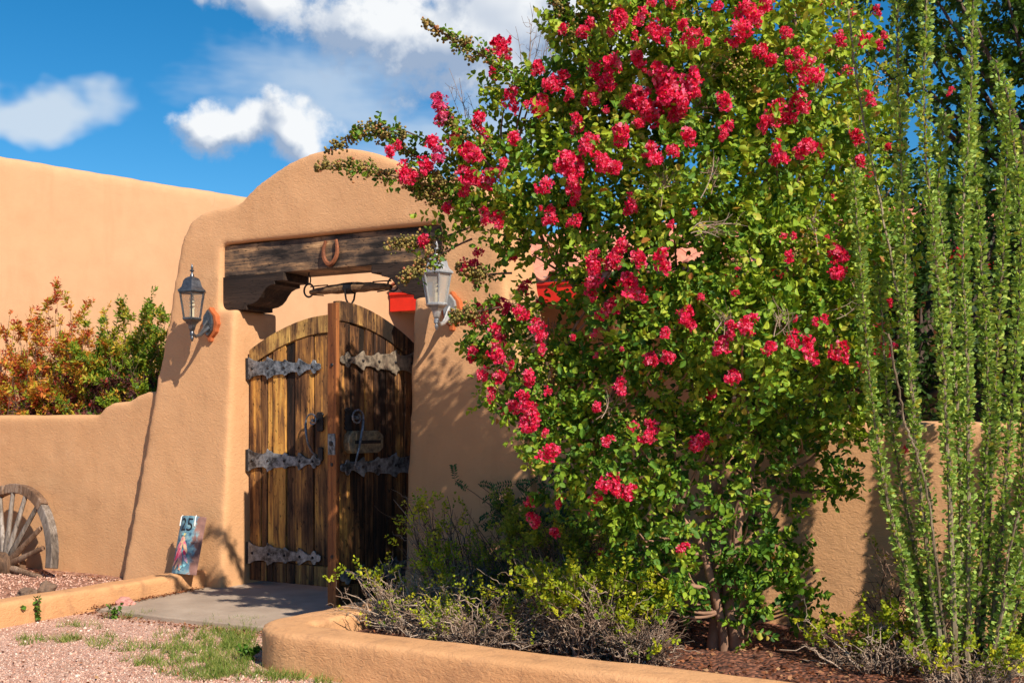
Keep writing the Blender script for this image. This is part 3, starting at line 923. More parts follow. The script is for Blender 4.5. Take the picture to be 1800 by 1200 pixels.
# rim lock case
lc = [(-0.655, 1.075), (-0.63, 1.055), (-0.40, 1.055), (-0.37, 1.075), (-0.355, 1.09), (-0.355, 1.165), (-0.37, 1.18), (-0.40, 1.20), (-0.63, 1.20), (-0.655, 1.175), (-0.665, 1.125)]
m = MB(); m.prism(lc, -0.055, -0.002); lo_ = m.obj('rim_lock', M_LOCK, DR, bevel=0.005, seg=2)
m = MB(); m.box((-0.50, -0.060, 1.128), (0.22, 0.012, 0.022)); m.obj('lock_slot', M_BLACK, lo_)
m = MB(); m.box((-0.602, -0.059, 1.128), (0.012, 0.010, 0.13)); m.obj('lock_rib', M_LOCK, lo_, bevel=0.003)


def scroll(c, r, turns, start, sgn=1, n=14):
    return [(c[0] + r * (1 - 0.62 * k / n) * math.cos(start + sgn * turns * 2 * math.pi * k / n), c[1], c[2] + r * (1 - 0.62 * k / n) * math.sin(start + sgn * turns * 2 * math.pi * k / n)) for k in range(n + 1)]


def rosette(name, cx, cz, w, h, T):
    pts = []
    n = 5
    for i in range(n * 2): pts.append((cx - w / 2 - (0.008 if i % 2 else 0), cz - h / 2 + h * i / (n * 2)))
    for i in range(4): pts.append((cx - w / 2 + w * i / 4, cz + h / 2 + (0.008 if i % 2 else 0)))
    for i in range(n * 2): pts.append((cx + w / 2 + (0.008 if i % 2 else 0), cz + h / 2 - h * i / (n * 2)))
    for i in range(4): pts.append((cx + w / 2 - w * i / 4, cz - h / 2 - (0.008 if i % 2 else 0)))
    m = MB(); m.prism(pts[::-1], -0.012, 0.0)
    return m.obj(name, M_BLACK, T, bevel=0.002, seg=1)


# right leaf pull: scrolled twisted bar on a toothed plate
rosette('handle_plate', -0.625, 1.275, 0.045, 0.14, DR)
top = scroll((-0.590, -0.055, 1.285), 0.055, 1.15, math.radians(20), 1)
bar = [(-0.545, -0.062, 1.262), (-0.556, -0.068, 1.215), (-0.578, -0.074, 1.15), (-0.598, -0.076, 1.08), (-0.612, -0.070, 1.02), (-0.616, -0.062, 0.985)]
bot = scroll((-0.592, -0.058, 0.972), 0.026, 1.0, math.radians(170), 1, 10)
m = MB(); pts = top[::-1] + bar + bot
m.tube(pts, [0.0065] * 15 + [0.009, 0.009, 0.0085, 0.008, 0.0075, 0.007] + [0.0065] * 11, 6, twist=0.5)
m.tube([(-0.592, -0.060, 1.285), (-0.592, 0.0, 1.285)], 0.012, 8)
m.tube([(-0.605, -0.060, 0.995), (-0.605, 0.0, 0.995)], 0.008, 8)
m.obj('pull_handle', M_SCROLL, DR, smooth=True)
# left leaf pull
rosette('handle_plate', 0.685, 1.255, 0.05, 0.13, DL)
rosette('handle_plate', 0.69, 1.02, 0.035, 0.09, DL)
top = scroll((0.655, -0.06, 1.265), 0.055, 0.9, math.radians(175), -1)
bar = [(0.604, -0.070, 1.235), (0.620, -0.085, 1.17), (0.640, -0.088, 1.10), (0.660, -0.070, 1.04), (0.678, -0.035, 1.01)]
m = MB(); m.tube(top[::-1] + bar, [0.0065] * 15 + [0.009, 0.009, 0.009, 0.008, 0.007], 6, twist=0.5)
m.tube([(0.655, -0.06, 1.265), (0.655, 0, 1.265)], 0.012, 8)
m.obj('pull_handle', M_SCROLL, DL, smooth=True)

# ------------------------------------------------------------------ horseshoe on the beam
mb = MB()
pts, ok_ = [], []
for k in range(23):
    t = k / 22
    s_ = 2 * t - 1                         # a long U, its heels drawn in a little
    pts.append((0.062 * math.sin(s_ * 2.30), 0, -0.088 + 0.175 * abs(s_) ** 1.55))
mb.tube(pts, [0.0115 + 0.006 * math.sin(math.pi * k / 22) for k in range(23)], 6, flat=1.0)
hs = mb.obj('horseshoe', M_RUST, None, smooth=True, loc=(0.835, -0.078, 2.465))
hs.rotation_euler = (math.radians(-4), 0, 0)
tag(hs, 'rusty horseshoe hung open end up on the dark lintel beam', 'horseshoe')

# ------------------------------------------------------------------ singletree hanging under the beam
ST = thing('singletree', 'old wooden singletree bar with iron rings hanging under the lintel beam', 'singletree', (0.92, 0.04, 2.205))
mb = MB(); n = 13
mb.tube([(-0.36 + 0.72 * k / (n - 1), 0, 0.012 * math.sin(math.pi * k / (n - 1)) + 0.004 * (k % 2)) for k in range(n)], [0.017 + 0.022 * math.sin(math.pi * k / (n - 1)) for k in range(n)], 9)
mb.obj('bar', M_OLDBAR, ST, smooth=True)
mb = MB(); mb.tube([(-0.035, 0, 0.012), (0.035, 0, 0.012)], [0.043, 0.043], 12); mb.obj('centre_band', M_BLACK, ST, smooth=True)
for sg in (-1, 1):
    mb = MB(); c = sg * 0.375
    mb.tube([(c + 0.045 * math.cos(a), 0, 0.016 + 0.048 * math.sin(a)) for a in [2 * math.pi * k / 16 for k in range(17)]], 0.0075, 6, cap=False)
    mb.tube([(sg * 0.20, 0, 0.045), (sg * 0.30, 0, 0.045), (sg * 0.36, 0, 0.042)], 0.005, 5)
    mb.tube([(sg * 0.24, 0, -0.028), (sg * 0.34, 0, -0.018)], 0.005, 5)
    mb.obj('end_ring', M_BLACK, ST, smooth=True)
    mb = MB()
    mb.tube([(c + 0.016 * math.cos(a), 0, 0.093 + 0.033 * math.sin(a)) for a in [2 * math.pi * k / 12 for k in range(13)]], 0.005, 6, cap=False)
    mb.tube([(c, 0, 0.12), (c, 0, 0.16)], 0.006, 6)
    mb.obj('hanging_link', M_BLACK, ST, smooth=True)
mb = MB()
mb.tube([(-0.018, -0.04, 0.0), (-0.020, -0.02, -0.07), (-0.012, 0, -0.105), (0.012, 0, -0.105), (0.020, 0.02, -0.07), (0.018, 0.04, 0.0)], 0.0075, 6)
mb.tube([(-0.03 + 0.04 * math.cos(a), 0.0, -0.15 + 0.058 * math.sin(a)) for a in [2 * math.pi * k / 18 for k in range(19)]], 0.006, 6, cap=False)
mb.obj('clevis_ring', M_BLACK, ST, smooth=True)


# ------------------------------------------------------------------ wall lanterns
def lantern(label, loc, mt, gl, group):
    T = thing('wall_lantern', label, 'lantern', loc, 0, group)
    # ogee terracotta backing tile
    q = [(0, .132), (.019, .104), (.042, .084), (.064, .060), (.068, .034), (.082, .0), (.068, -.034), (.064, -.060), (.042, -.084), (.020, -.100), (.017, -.132)]
    pl = [(x, z) for x, z in q] + [(-x, z) for x, z in q[::-1]][:-1]
    m = MB(); m.prism(pl, -0.045, 0.02); m.obj('backing_tile', M_TERRA, T, bevel=0.006)
    q = [(0, .110), (.020, .085), (.042, .060), (.050, .0), (.042, -.050), (.022, -.075), (0, -.095)]
    pl = q + [(-x, z) for x, z in q[::-1]][1:-1]
    m = MB(); m.prism(pl, -0.068, -0.044); m.obj('back_plate', mt, T, bevel=0.007)
    m = MB()
    m.tube([(0, -0.06, -0.030), (0, -0.095, -0.055), (0, -0.14, -0.090), (0, -0.18, -0.102), (0, -0.22, -0.085)], [0.026, 0.018, 0.014, 0.013, 0.014], 8)
    m.tube([(0, -0.062, 0.02), (0, -0.09, -0.01), (0, -0.12, -0.06), (0, -0.15, -0.09)], [0.012, 0.009, 0.008, 0.006], 6)
    m.obj('arm', mt, T, smooth=True)
    Y = -0.22
    ph = math.radians(12)
    m = MB(); m.lathe([(0.004, -0.142), (0.011, -0.128), (0.014, -0.115), (0.009, -0.102), (0.017, -0.096), (0.017, -0.072), (0.013, -0.066), (0.022, -0.058)], 12, (0, Y, 0)); m.obj('lower_finial', mt, T, smooth=True)
    m = MB(); m.lathe([(0.020, -0.060), (0.026, -0.045), (0.033, -0.020), (0.055, 0.004), (0.072, 0.014), (0.076, 0.020), (0.076, 0.030), (0.068, 0.034)], 6, (0, Y, 0), ph); m.obj('base_cup', mt, T, bevel=0.0015, seg=1)
    m = MB(); r0, r1, z0, z1 = 0.066, 0.098, 0.032, 0.225
    for k in range(6):
        a = ph + k * math.pi / 3
        m.tube([(r0 * math.cos(a), Y + r0 * math.sin(a), z0), (r1 * math.cos(a), Y + r1 * math.sin(a), z1)], 0.0062, 6)
        b = ph + (k + 1) * math.pi / 3
        m.tube([(r1 * math.cos(a), Y + r1 * math.sin(a), z1 - 0.006), (r1 * math.cos(b), Y + r1 * math.sin(b), z1 - 0.006)], 0.006, 6)
    m.obj('cage', mt, T, smooth=True)
    for k in range(6):
        a, b = ph + k * math.pi / 3, ph + (k + 1) * math.pi / 3
        s = 0.965
        ra, rb = r0 * s, r1 * s
        m = MB(); m.add([(ra * math.cos(a), Y + ra * math.sin(a), z0), (ra * math.cos(b), Y + ra * math.sin(b), z0), (rb * math.cos(b), Y + rb * math.sin(b), z1), (rb * math.cos(a), Y + rb * math.sin(a), z1)], [(0, 1, 2, 3)])
        m.obj('pane', gl, T)
    m = MB(); m.lathe([(0.098, 0.222), (0.114, 0.222), (0.114, 0.232), (0.098, 0.244), (0.082, 0.262), (0.076, 0.282), (0.070, 0.302), (0.056, 0.320), (0.034, 0.332), (0.017, 0.338)], 6, (0, Y, 0), ph)
    m.obj('roof', mt, T, smooth=True, angle=28)
    m = MB(); m.lathe([(0.016, 0.336), (0.014, 0.352), (0.008, 0.360), (0.008, 0.372), (0.017, 0.378), (0.017, 0.383), (0.008, 0.390), (0.010, 0.402), (0.007, 0.418), (0.0015, 0.432)], 12, (0, Y, 0)); m.obj('finial', mt, T, smooth=True)
    m = MB()
    m.tube([(0.016 * math.cos(w), Y + 0.016 * math.sin(w), 0.10 + 0.006 * k / 2) for k, w in enumerate([k * 0.7 for k in range(28)])], 0.0065, 6)
    m.tube([(0, Y, 0.03), (0, Y, 0.10)], 0.017, 10)
    m.obj('bulb', M_BULB, T, smooth=True)
    return T


lantern('dark pewter wall lantern on the left pier of the gateway', (-0.235, -0.128, 1.99), M_PEWTER, M_GLASS, 'lanterns beside the gate')
lantern('pewter wall lantern with sunlit-pale metal on the right pier beside red blossoms', (1.905, -0.128, 1.99), M_PEWTER_LIT, M_FROST, 'lanterns beside the gate')

# ------------------------------------------------------------------ wagon wheel
WH = thing('wagon_wheel', 'broken weathered wooden wagon wheel leaning against the low wall', 'wheel', (-2.27, -0.40, 0.06))
WM = Matrix.Rotation(math.radians(-9), 4, 'X') @ Matrix.Rotation(math.radians(-6), 4, 'Z')
RO, RI = 0.685, 0.605


def felloe(a0, a1, mt, dy=0.0):
    m = MB(); n = 8
    arcs = [math.radians(a0 + (a1 - a0) * k / n) for k in range(n + 1)]
    pl = [(RO * math.cos(a), RO * math.sin(a)) for a in arcs] + [(RI * math.cos(a), RI * math.sin(a)) for a in arcs[::-1]]
    m.prism(pl[::-1], -0.035 + dy, 0.035 + dy, WM)
    m.obj('felloe', mt, WH, bevel=0.007)


felloe(2, 50, M_SILVER); felloe(51.5, 102, M_SILVER2, 0.008); felloe(103, 150, M_SILVER2, -0.003); felloe(151, 196, M_SILVER)
for k, (a, ln) in enumerate([(-37, .50), (-6, .50), (19, .51), (37, .52), (55, .575), (74, .58), (92, .575), (110, .58), (128, .57), (146, .58), (164, .575), (182, .57), (205, .42)]):
    a = math.radians(a); m = MB()
    c, s = math.cos(a), math.sin(a)
    m.tube([(r * c, -0.01, r * s) for r in (0.08, 0.16, 0.32, ln + 0.03)], [0.027, 0.029, 0.024, 0.021], 8, M=WM, flat=0.8)
    m.obj('spoke', (M_SILVER, M_SILVER2, M_SILVER2, M_SILVER2, M_SILVER, M_SILVER, M_SILVER)[k % 7], WH, smooth=True, angle=50)
m = MB(); m.lathe([(0.060, -0.14), (0.085, -0.13), (0.090, -0.07), (0.115, -0.05), (0.118, 0.05), (0.095, 0.07), (0.085, 0.16), (0.06, 0.165)], 18, M=WM @ Matrix.Rotation(math.pi / 2, 4, 'X'))
hub = m.obj('hub', M_SILVER2, WH, smooth=True)
m = MB(); m.lathe([(0.093, 0.105), (0.093, 0.135), (0.088, 0.140), (0.088, 0.100)], 18, M=WM @ Matrix.Rotation(math.pi / 2, 4, 'X')); m.obj('hub_band', M_RUST, hub, smooth=True)

# ------------------------------------------------------------------ house number tile
NT = thing('house_number_tile', 'curved clay roof tile painted with number 25, leaning on left pier', 'sign', (-0.19, -0.475, 0.146))
LEAN = Matrix.Rotation(math.radians(3), 4, 'Z') @ Matrix.Rotation(math.radians(-15), 4, 'X')
TW, THh, SAG = 0.235, 0.425, 0.045
RR = (TW * TW / 4 + SAG * SAG) / (2 * SAG)


def bend(x, z, off=0.0):
    a = x / RR
    return ((RR + off) * math.sin(a), -(RR + off) * math.cos(a) + RR - SAG, z)


tp_, n = MB(), 12
aw = RR * math.asin(TW / 2 / RR)
xs = [-aw + 2 * aw * k / n for k in range(n + 1)]
V = [bend(x, z) for z in (0, THh) for x in xs] + [bend(x, z, -0.014) for z in (0, THh) for x in xs]
Fc = []; k = n + 1
for i in range(n):
    Fc += [(i, i + 1, k + i + 1, k + i), (2 * k + i + 1, 2 * k + i, 3 * k + i, 3 * k + i + 1), (i + 1, i, 2 * k + i, 2 * k + i + 1), (k + i, k + i + 1, 3 * k + i + 1, 3 * k + i)]
Fc += [(0, k, 3 * k, 2 * k), (k + n, n, 2 * k + n, 3 * k + n)]


def tilemat():
    m, N, L, b = mat('painted_tile')
    v = coords(N, L)
    a = n_noise(N, L, v, 9, 5, 0.65, 0.6)
    sp = N.new('ShaderNodeSeparateXYZ'); L.new(v, sp.inputs[0])
    # turquoise wash over the left two thirds with a ragged edge, bare reddish clay beyond
    e = n_math(N, L, 'ADD', sp.outputs[0], n_math(N, L, 'MULTIPLY', n_math(N, L, 'SUBTRACT', a, 0.5), 0.22))
    f = n_ramp(N, L, n_math(N, L, 'ADD', e, 0.5), [(0.550, 1.0), (0.575, 0.0)])
    c2 = n_noise(N, L, v, 22, 4, 0.6)
    tq = n_ramp(N, L, c2, [(0.30, (0.03, 0.06, 0.10)), (0.45, (0.09, 0.20, 0.27)), (0.6, (0.22, 0.35, 0.37)), (0.70, (0.26, 0.15, 0.14))])
    cl = n_ramp(N, L, c2, [(0.3, (0.13, 0.055, 0.045)), (0.7, (0.24, 0.115, 0.09))])
    L.new(n_mix(N, L, f, cl, tq), b.inputs['Base Color']); b.inputs['Roughness'].default_value = 0.7
    n_bump(N, L, b, c2, 0.3, 0.004)
    return m


tb = MB(); tb.add(V, Fc, LEAN); tb.obj('tile', tilemat(), NT, smooth=True, angle=40)
cu = D.curves.new('digits', 'FONT'); cu.body = '25'; cu.size = 0.135; cu.align_x = 'CENTER'; cu.resolution_u = 4
to = D.objects.new('digits', cu); COL.objects.link(to)
dg = bpy.context.evaluated_depsgraph_get()
tm = D.meshes.new_from_object(to.evaluated_get(dg)); D.objects.remove(to, do_unlink=True)
bm = bmesh.new(); bm.from_mesh(tm)
bmesh.ops.triangulate(bm, faces=bm.faces)
bmesh.ops.subdivide_edges(bm, edges=bm.edges, cuts=1)
for v in bm.verts:
    p = LEAN @ Vector(bend(v.co.x * 0.95 - 0.018, v.co.y + 0.315, 0.0025)); v.co = p
me = D.meshes.new('painted_digits'); bm.to_mesh(me); bm.free(); me.materials.append(plain('black_digit_paint', (0.015, 0.014, 0.016), 0.6, 0.3, 40, 0.1))
link(D.objects.new('painted_digits', me), NT)
cols_ = [plain('pepper_crimson', (0.55, 0.03, 0.10), 0.6, 0.35, 40, 0.2), plain('pepper_pink', (0.66, 0.16, 0.22), 0.6, 0.35, 40, 0.2), plain('pepper_peach', (0.72, 0.42, 0.26), 0.6, 0.3, 40, 0.2), plain('pepper_mauve', (0.36, 0.22, 0.40), 0.6, 0.3, 40, 0.2), plain('ribbon_turquoise', (0.22, 0.50, 0.55), 0.6, 0.3, 40, 0.2), plain('stem_yellow', (0.70, 0.60, 0.25), 0.6, 0.2, 40, 0.2)]
rnd = random.Random(3)
for k in range(30):                       # brushed strokes of a hanging pepper string
    t = k / 29
    z = 0.275 - 0.19 * t
    side = rnd.uniform(-1, 1)
    x0 = -0.018 + side * (0.014 + 0.038 * t)
    ang = side * 0.75 + rnd.uniform(-.15, .15)
    ln = rnd.uniform(0.05, 0.09); wd = rnd.uniform(0.007, 0.012)
    c = MB(); pts = []
    for q in range(7):
        s = q / 6; w = wd * math.sin(math.pi * min(1, s * 0.85 + 0.15)) + 0.001
        px_, pz_ = x0 + math.sin(ang) * ln * s, z - math.cos(ang) * ln * s
        pts.append((px_ - w * math.cos(ang), pz_ - w * math.sin(ang), px_ + w * math.cos(ang), pz_ + w * math.sin(ang)))
    off = 0.0026 + 0.00012 * k
    V = [bend(a, b, off) for a, b, _, _ in pts] + [bend(cx, d_, off) for _, _, cx, d_ in pts]
    c.add(V, [(i, 7 + i, 8 + i, i + 1) for i in range(6)], LEAN)
    c.obj('painted_pepper', cols_[rnd.choice([0, 0, 1, 1, 2, 2, 3])], NT)
for (x0, z0, mtx) in [(-0.012, 0.285, 5), (-0.03, 0.288, 4), (0.005, 0.05, 4), (0.03, 0.06, 4), (-0.005, 0.035, 2)]:
    c = MB(); n = 9
    V = [bend(x0 + (0.018 if q % 2 else 0.008) * math.cos(q * 0.7), z0 + (0.016 if q % 2 else 0.007) * math.sin(q * 0.7), 0.0065) for q in range(n)]
    c.add(V, [tuple(range(n))], LEAN); c.obj('painted_bow', cols_[mtx], NT)
for x in (-0.106, 0.052):                 # white wire hangers hooked over the top edge
    c = MB(); c.tube([bend(x + 0.004, THh - 0.075, 0.006), bend(x, THh - 0.01, 0.006), bend(x, THh + 0.004, 0.0), bend(x, THh - 0.02, -0.02)], 0.004, 6, M=LEAN)
    c.obj('wire_hanger', M_WHITE, NT, smooth=True)


# ------------------------------------------------------------------ rocks
def rock(label, loc, size, mt, seed):
    bm = bmesh.new(); bmesh.ops.create_icosphere(bm, subdivisions=3, radius=1.0)
    for v in bm.verts:
        n = mnoise.noise(v.co * 1.4 + Vector((seed, 0, 0))) * 0.45 + mnoise.noise(v.co * 4 + Vector((0, seed, 0))) * 0.12
        q = v.co * (1 + n)
        q = Vector([round(a * 3.2) / 3.2 * 0.35 + a * 0.65 for a in q])
        v.co = Vector((q.x * size[0], q.y * size[1], q.z * size[2] + size[2] * 0.7))
    me = D.meshes.new('rock'); bm.to_mesh(me); bm.free(); me.materials.append(mt)
    o = link(D.objects.new('rock', me)); o.location = loc
    tag(o, label, 'rock')


p = on_z(85, 1040, 0.05); rock('rounded brown rock by the kerb, right of the two beside the wheel', (p[0] - 0.10, p[1] + 0.06, 0.01), (0.062, 0.06, 0.058), M_ROCK, 1.0)
p = on_z(53, 1044, 0.05); rock('flat reddish rock by the kerb, left of the two beside the wheel', (p[0] - 0.11, p[1] + 0.06, 0.01), (0.066, 0.055, 0.042), M_ROCK, 5.0)
p = on_z(216, 1061, 0.03); rock('pink quartz rock on the path against the straight kerb', (p[0] + 0.02, p[1], 0.02), (0.07, 0.05, 0.035), M_PINK, 9.0)

# ------------------------------------------------------------------ vegetation templates
LEAF_V = [(0, 0, 0), (0.24, 0.16, 0.07), (0.38, 0.46, 0.12), (0.25, 0.80, 0.05), (0, 1, -0.12), (-0.25, 0.80, 0.05), (-0.38, 0.46, 0.12), (-0.24, 0.16, 0.07)]
LEAF_F = [(0, 1, 2, 3, 4), (0, 4, 5, 6, 7)]
SLIM_V = [(0, 0, 0), (0.20, 0.45, 0.04), (0, 1, -0.03), (-0.20, 0.45, 0.04)]
SLIM_F = [(0, 1, 2), (0, 2, 3)]
SPAT_V = [(0, 0, 0), (0.34, 0.62, 0.05), (0, 1, 0), (-0.34, 0.62, 0.05)]
OCT_V = [(1, 0, 0), (-1, 0, 0), (0, 1, 0), (0, -1, 0), (0, 0, 1), (0, 0, -1)]
OCT_F = [(0, 2, 4), (2, 1, 4), (1, 3, 4), (3, 0, 4), (2, 0, 5), (1, 2, 5), (3, 1, 5), (0, 3, 5)]


def ico_t():
    bm = bmesh.new(); bmesh.ops.create_icosphere(bm, subdivisions=1, radius=1.0)
    V = [tuple(v.co) for v in bm.verts]; F_ = [tuple(v.index for v in f.verts) for f in bm.faces]; bm.free()
    return V, F_


ICO_V, ICO_F = ico_t()
S2C = -FV                                 # from the crown towards where the path is


def rnd_unit(n): return nrm(rng.normal(size=(n, 3)))


def bez(a, b, c, n=8):
    t = np.linspace(0, 1, n)[:, None]
    return (1 - t) ** 2 * a + 2 * t * (1 - t) * b + t * t * c


def sprig_leaves(P0, Dr, Ln, pairs, size, up=0.55, outn=None):
    """leaves in opposite pairs along short twigs; returns pos, dir, normal, size"""
    N = len(P0); Ps, Ys, Zs, Ss = [], [], [], []
    side = nrm(np.cross(Dr, rnd_unit(N)))
    for j in range(pairs):
        t = (j + 0.6) / pairs
        for sg in (-1, 1):
            p = P0 + Dr * (Ln * t)[:, None] + rng.normal(size=(N, 3)) * 0.004
            y = nrm(Dr * 0.55 + side * sg * 0.9 + rng.normal(size=(N, 3)) * 0.28 + np.array([0, 0, -0.10]))
            z = rng.normal(size=(N, 3)) * 0.45 + np.array([0, 0, up])
            if outn is not None: z = z + outn * 0.55
            Ps.append(p); Ys.append(y); Zs.append(z); Ss.append(size * rng.uniform(0.5, 1.2, N) * (1.0 - 0.35 * abs(t - 0.45)))
    y = nrm(Dr + rng.normal(size=(N, 3)) * 0.2)
    Ps.append(P0 + Dr * Ln[:, None]); Ys.append(y); Zs.append(rng.normal(size=(N, 3)) * 0.5 + np.array([0, 0, up])); Ss.append(size * rng.uniform(0.5, 0.8, N))
    return np.concatenate(Ps), np.concatenate(Ys), np.concatenate(Zs), np.concatenate(Ss)


# ------------------------------------------------------------------ flowering myrtle tree
TB = on_z(1275, 1145, 0.10)
TD = float((TB - CAM) @ FV)
TREE = thing('crape_myrtle_tree', 'tall flowering tree covered in crimson blossom clusters right of the gate', 'tree', TB)
LOBES = [(1000, 130, 70, .25), (1060, 60, 85, .15), (1150, 40, 95, 0), (1250, 50, 100, -.1), (1350, 40, 92, 0), (1440, 75, 60, .25), (1500, 100, 45, .4), (1030, 110, 60, .1),
         (1165, -70, 70, .1), (1285, -75, 70, 0), (1400, -80, 80, .25),
         (930, 200, 70, .25), (1020, 200, 100, -.05), (1130, 170, 110, -.3), (1250, 180, 112, -.45), (1360, 180, 108, -.35), (1455, 210, 85, 0), (1530, 215, 50, .3),
         (800, 340, 48, .4), (865, 315, 75, .25), (965, 310, 105, -.1), (1090, 310, 115, -.4), (1210, 320, 120, -.55), (1330, 320, 115, -.45), (1440, 330, 100, -.15), (1535, 345, 65, .2),
         (875, 400, 52, .25), (965, 405, 72, .05), (1060, 440, 100, -.35), (1180, 450, 115, -.55), (1310, 450, 115, -.55), (1420, 450, 105, -.3), (1515, 460, 75, .1),
         (868, 575, 46, .15), (945, 600, 62, -.05), (1045, 570, 85, -.3), (1170, 590, 105, -.45), (1300, 590, 110, -.55), (1420, 590, 102, -.35), (1515, 590, 70, .05),
         (895, 665, 50, .0), (965, 700, 75, -.2), (1080, 700, 92, -.3), (1200, 700, 70, -.05), (1320, 710, 85, -.15), (1430, 710, 90, -.1), (1500, 725, 58, .1), (880, 620, 36, .1),
         (945, 745, 40, -.2), (1005, 790, 70, -.3), (1100, 820, 92, -.38), (1200, 800, 72, -.2), (1330, 800, 60, .0), (1430, 795, 66, .1), (1475, 850, 34, .15),
         (1065, 885, 50, -.2), (1140, 915, 66, -.3), (1185, 930, 42, -.3), (1345, 890, 52, -.05), (1320, 960, 44, -.2), (985, 880, 34, -.1),
         (1165, 1000, 56, -.3), (1180, 1060, 38, -.25), (1325, 1010, 50, -.33), (1350, 1045, 60, -.2), (1405, 1065, 34, -.1), (1325, 1085, 32, -.2), (1130, 965, 50, -.25), (1295, 905, 40, -.25), (1360, 975, 44, -.15), (1310, 150, 100, .45), (1390, 260, 100, .35)]
LOBES = [(u, v, r, d + (0.10 if v > 860 else 0.0) - (0.32 if v < 150 and d < 0.4 else 0.0) - (0.15 if v < 100 and 1100 < u < 1400 and d < 0.4 else 0.0) - (0.42 if v < 430 else 0.22) * min(1.0, max(0.0, (1060 - u) / 160))) for u, v, r, d in LOBES]
LC = np.array([at_d(u, v, TD + d) for u, v, r, d in LOBES]); LR = np.array([r * (TD + d) / FPX for u, v, r, d in LOBES])


def front_depth(u, v):
    """depth of the crown surface along a sight line, None where there is no crown"""
    r = ray(u, v); best = None
    rr = r @ r
    for c, R in zip(LC, LR):
        q = CAM - c; b = q @ r; disc = b * b - rr * (q @ q - R * R)
        if disc > 0:
            t = (-b - math.sqrt(disc)) / rr
            if best is None or t < best: best = t
    return best


# stems and limbs
forks = [(1262, 940), (1255, 800), (1330, 790), (1215, 690), (1300, 600), (1420, 620)]
stem_paths = []
for k, (du, path) in enumerate([(-18, [(1262, 930), (1240, 760), (1190, 560), (1110, 330), (1060, 130)]), (6, [(1255, 960), (1262, 800), (1270, 600), (1250, 350), (1240, 80)]), (22, [(1285, 1000), (1320, 800), (1370, 600), (1400, 350), (1390, 90)]),
                             (-6, [(1250, 900), (1205, 740), (1100, 620), (980, 460), (900, 300)]), (14, [(1300, 960), (1360, 850), (1430, 720), (1500, 560), (1530, 330)]), (0, [(1245, 1000), (1190, 900), (1100, 830), (1010, 770), (940, 700)])]):
    dd = [0.0, 0.03, 0.08, 0.05, -0.05][:len(path)]
    off = [0.02, 0.06, -0.05, 0.15, 0.10, -0.12][k]
    b = TB + RV * du * TD / FPX + FV * off * 0.4 + np.array([0, 0, -0.06])
    pts = [b] + [at_d(u, v, TD + off + d_) for (u, v), d_ in zip(path, dd)]
    sm = []
    for i in range(len(pts) - 1):
        p0, p1, p2, p3 = pts[max(i - 1, 0)], pts[i], pts[i + 1], pts[min(i + 2, len(pts) - 1)]
        for q in range(5):
            t = q / 5
            sm.append(0.5 * ((2 * p1) + (-p0 + p2) * t + (2 * p0 - 5 * p1 + 4 * p2 - p3) * t * t + (-p0 + 3 * p1 - 3 * p2 + p3) * t ** 3))
    sm.append(pts[-1])
    sm = [p + rng.normal(size=3) * 0.008 for p in sm]
    r0 = [0.040, 0.050, 0.042, 0.032, 0.030, 0.024][k]
    n = len(sm)
    m = MB(); m.tube([p - TB for p in sm], [r0 * (1.25 if i == 0 else 1) * (1 - 0.82 * i / (n - 1)) for i in range(n)], 9)
    m.obj('trunk' if k < 3 else 'limb', M_BARK, TREE, smooth=True)
    stem_paths.append(np.array(sm))
allst = np.concatenate(stem_paths)
bp, br = [], []
for c, R in zip(LC, LR):
    below = allst[allst[:, 2] < c[2] + 0.05]
    if len(below) == 0: continue
    s = below[np.argmin(np.linalg.norm(below - (c - np.array([0, 0, R])), axis=1))]
    for q in range(3):
        e = c + rnd_unit(1)[0] * R * 0.75
        mid = (s + e) / 2 + np.array([0, 0, -0.05]) + rng.normal(size=3) * 0.04
        bp.append(bez(s, mid, e, 8)); br.append(np.linspace(0.011, 0.003, 8))
V, F_ = multi_tube(np.array(bp) - TB, np.array(br), 5)
o = np_mesh('branch', V, [F_], M_BARK, TREE, None, True, 'stuff')

# foliage: leafy sprigs through the volume of every lobe, thicker near its skin
PP, DD, OO = [], [], []
for c, R in zip(LC, LR):
    n = int(180 * (R / 0.28) ** 2)
    u = rnd_unit(n)
    rad = R * rng.uniform(0.15, 1.0, n) ** 0.5 * rng.uniform(0.88, 1.12, n)
    PP.append(c + u * rad[:, None]); OO.append(u)
    DD.append(nrm(u * 0.8 + np.array([0, 0, 0.25]) + rng.normal(size=(n, 3)) * 0.55))
PL = PP
PP, DD, OO = np.concatenate(PP), np.concatenate(DD), np.concatenate(OO)
# thin the sprigs where low-frequency noise says so: dark gaps between the clumps
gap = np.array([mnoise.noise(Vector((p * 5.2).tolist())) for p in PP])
core = np.concatenate([np.linalg.norm(p, axis=1) for p in [(q - c) / R for q, c, R in zip(PL, LC, LR)]]) < 0.62
keep = ((gap > -0.11) | core) & (PP[:, 2] > 0.22)
PP, DD, OO, gap = PP[keep], DD[keep], OO[keep], gap[keep]
ln = rng.uniform(0.09, 0.17, len(PP))
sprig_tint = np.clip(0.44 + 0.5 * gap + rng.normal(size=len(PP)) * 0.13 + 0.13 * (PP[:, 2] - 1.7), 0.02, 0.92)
P, Y, Z, S = sprig_leaves(PP, DD, ln, 5, 0.043, 0.35, OO)
st = np.tile(sprig_tint, len(P) // len(PP))
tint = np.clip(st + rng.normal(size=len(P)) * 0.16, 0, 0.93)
tint = np.where(rng.random(len(P)) < 0.028, rng.uniform(0.94, 1.0, len(P)), tint)

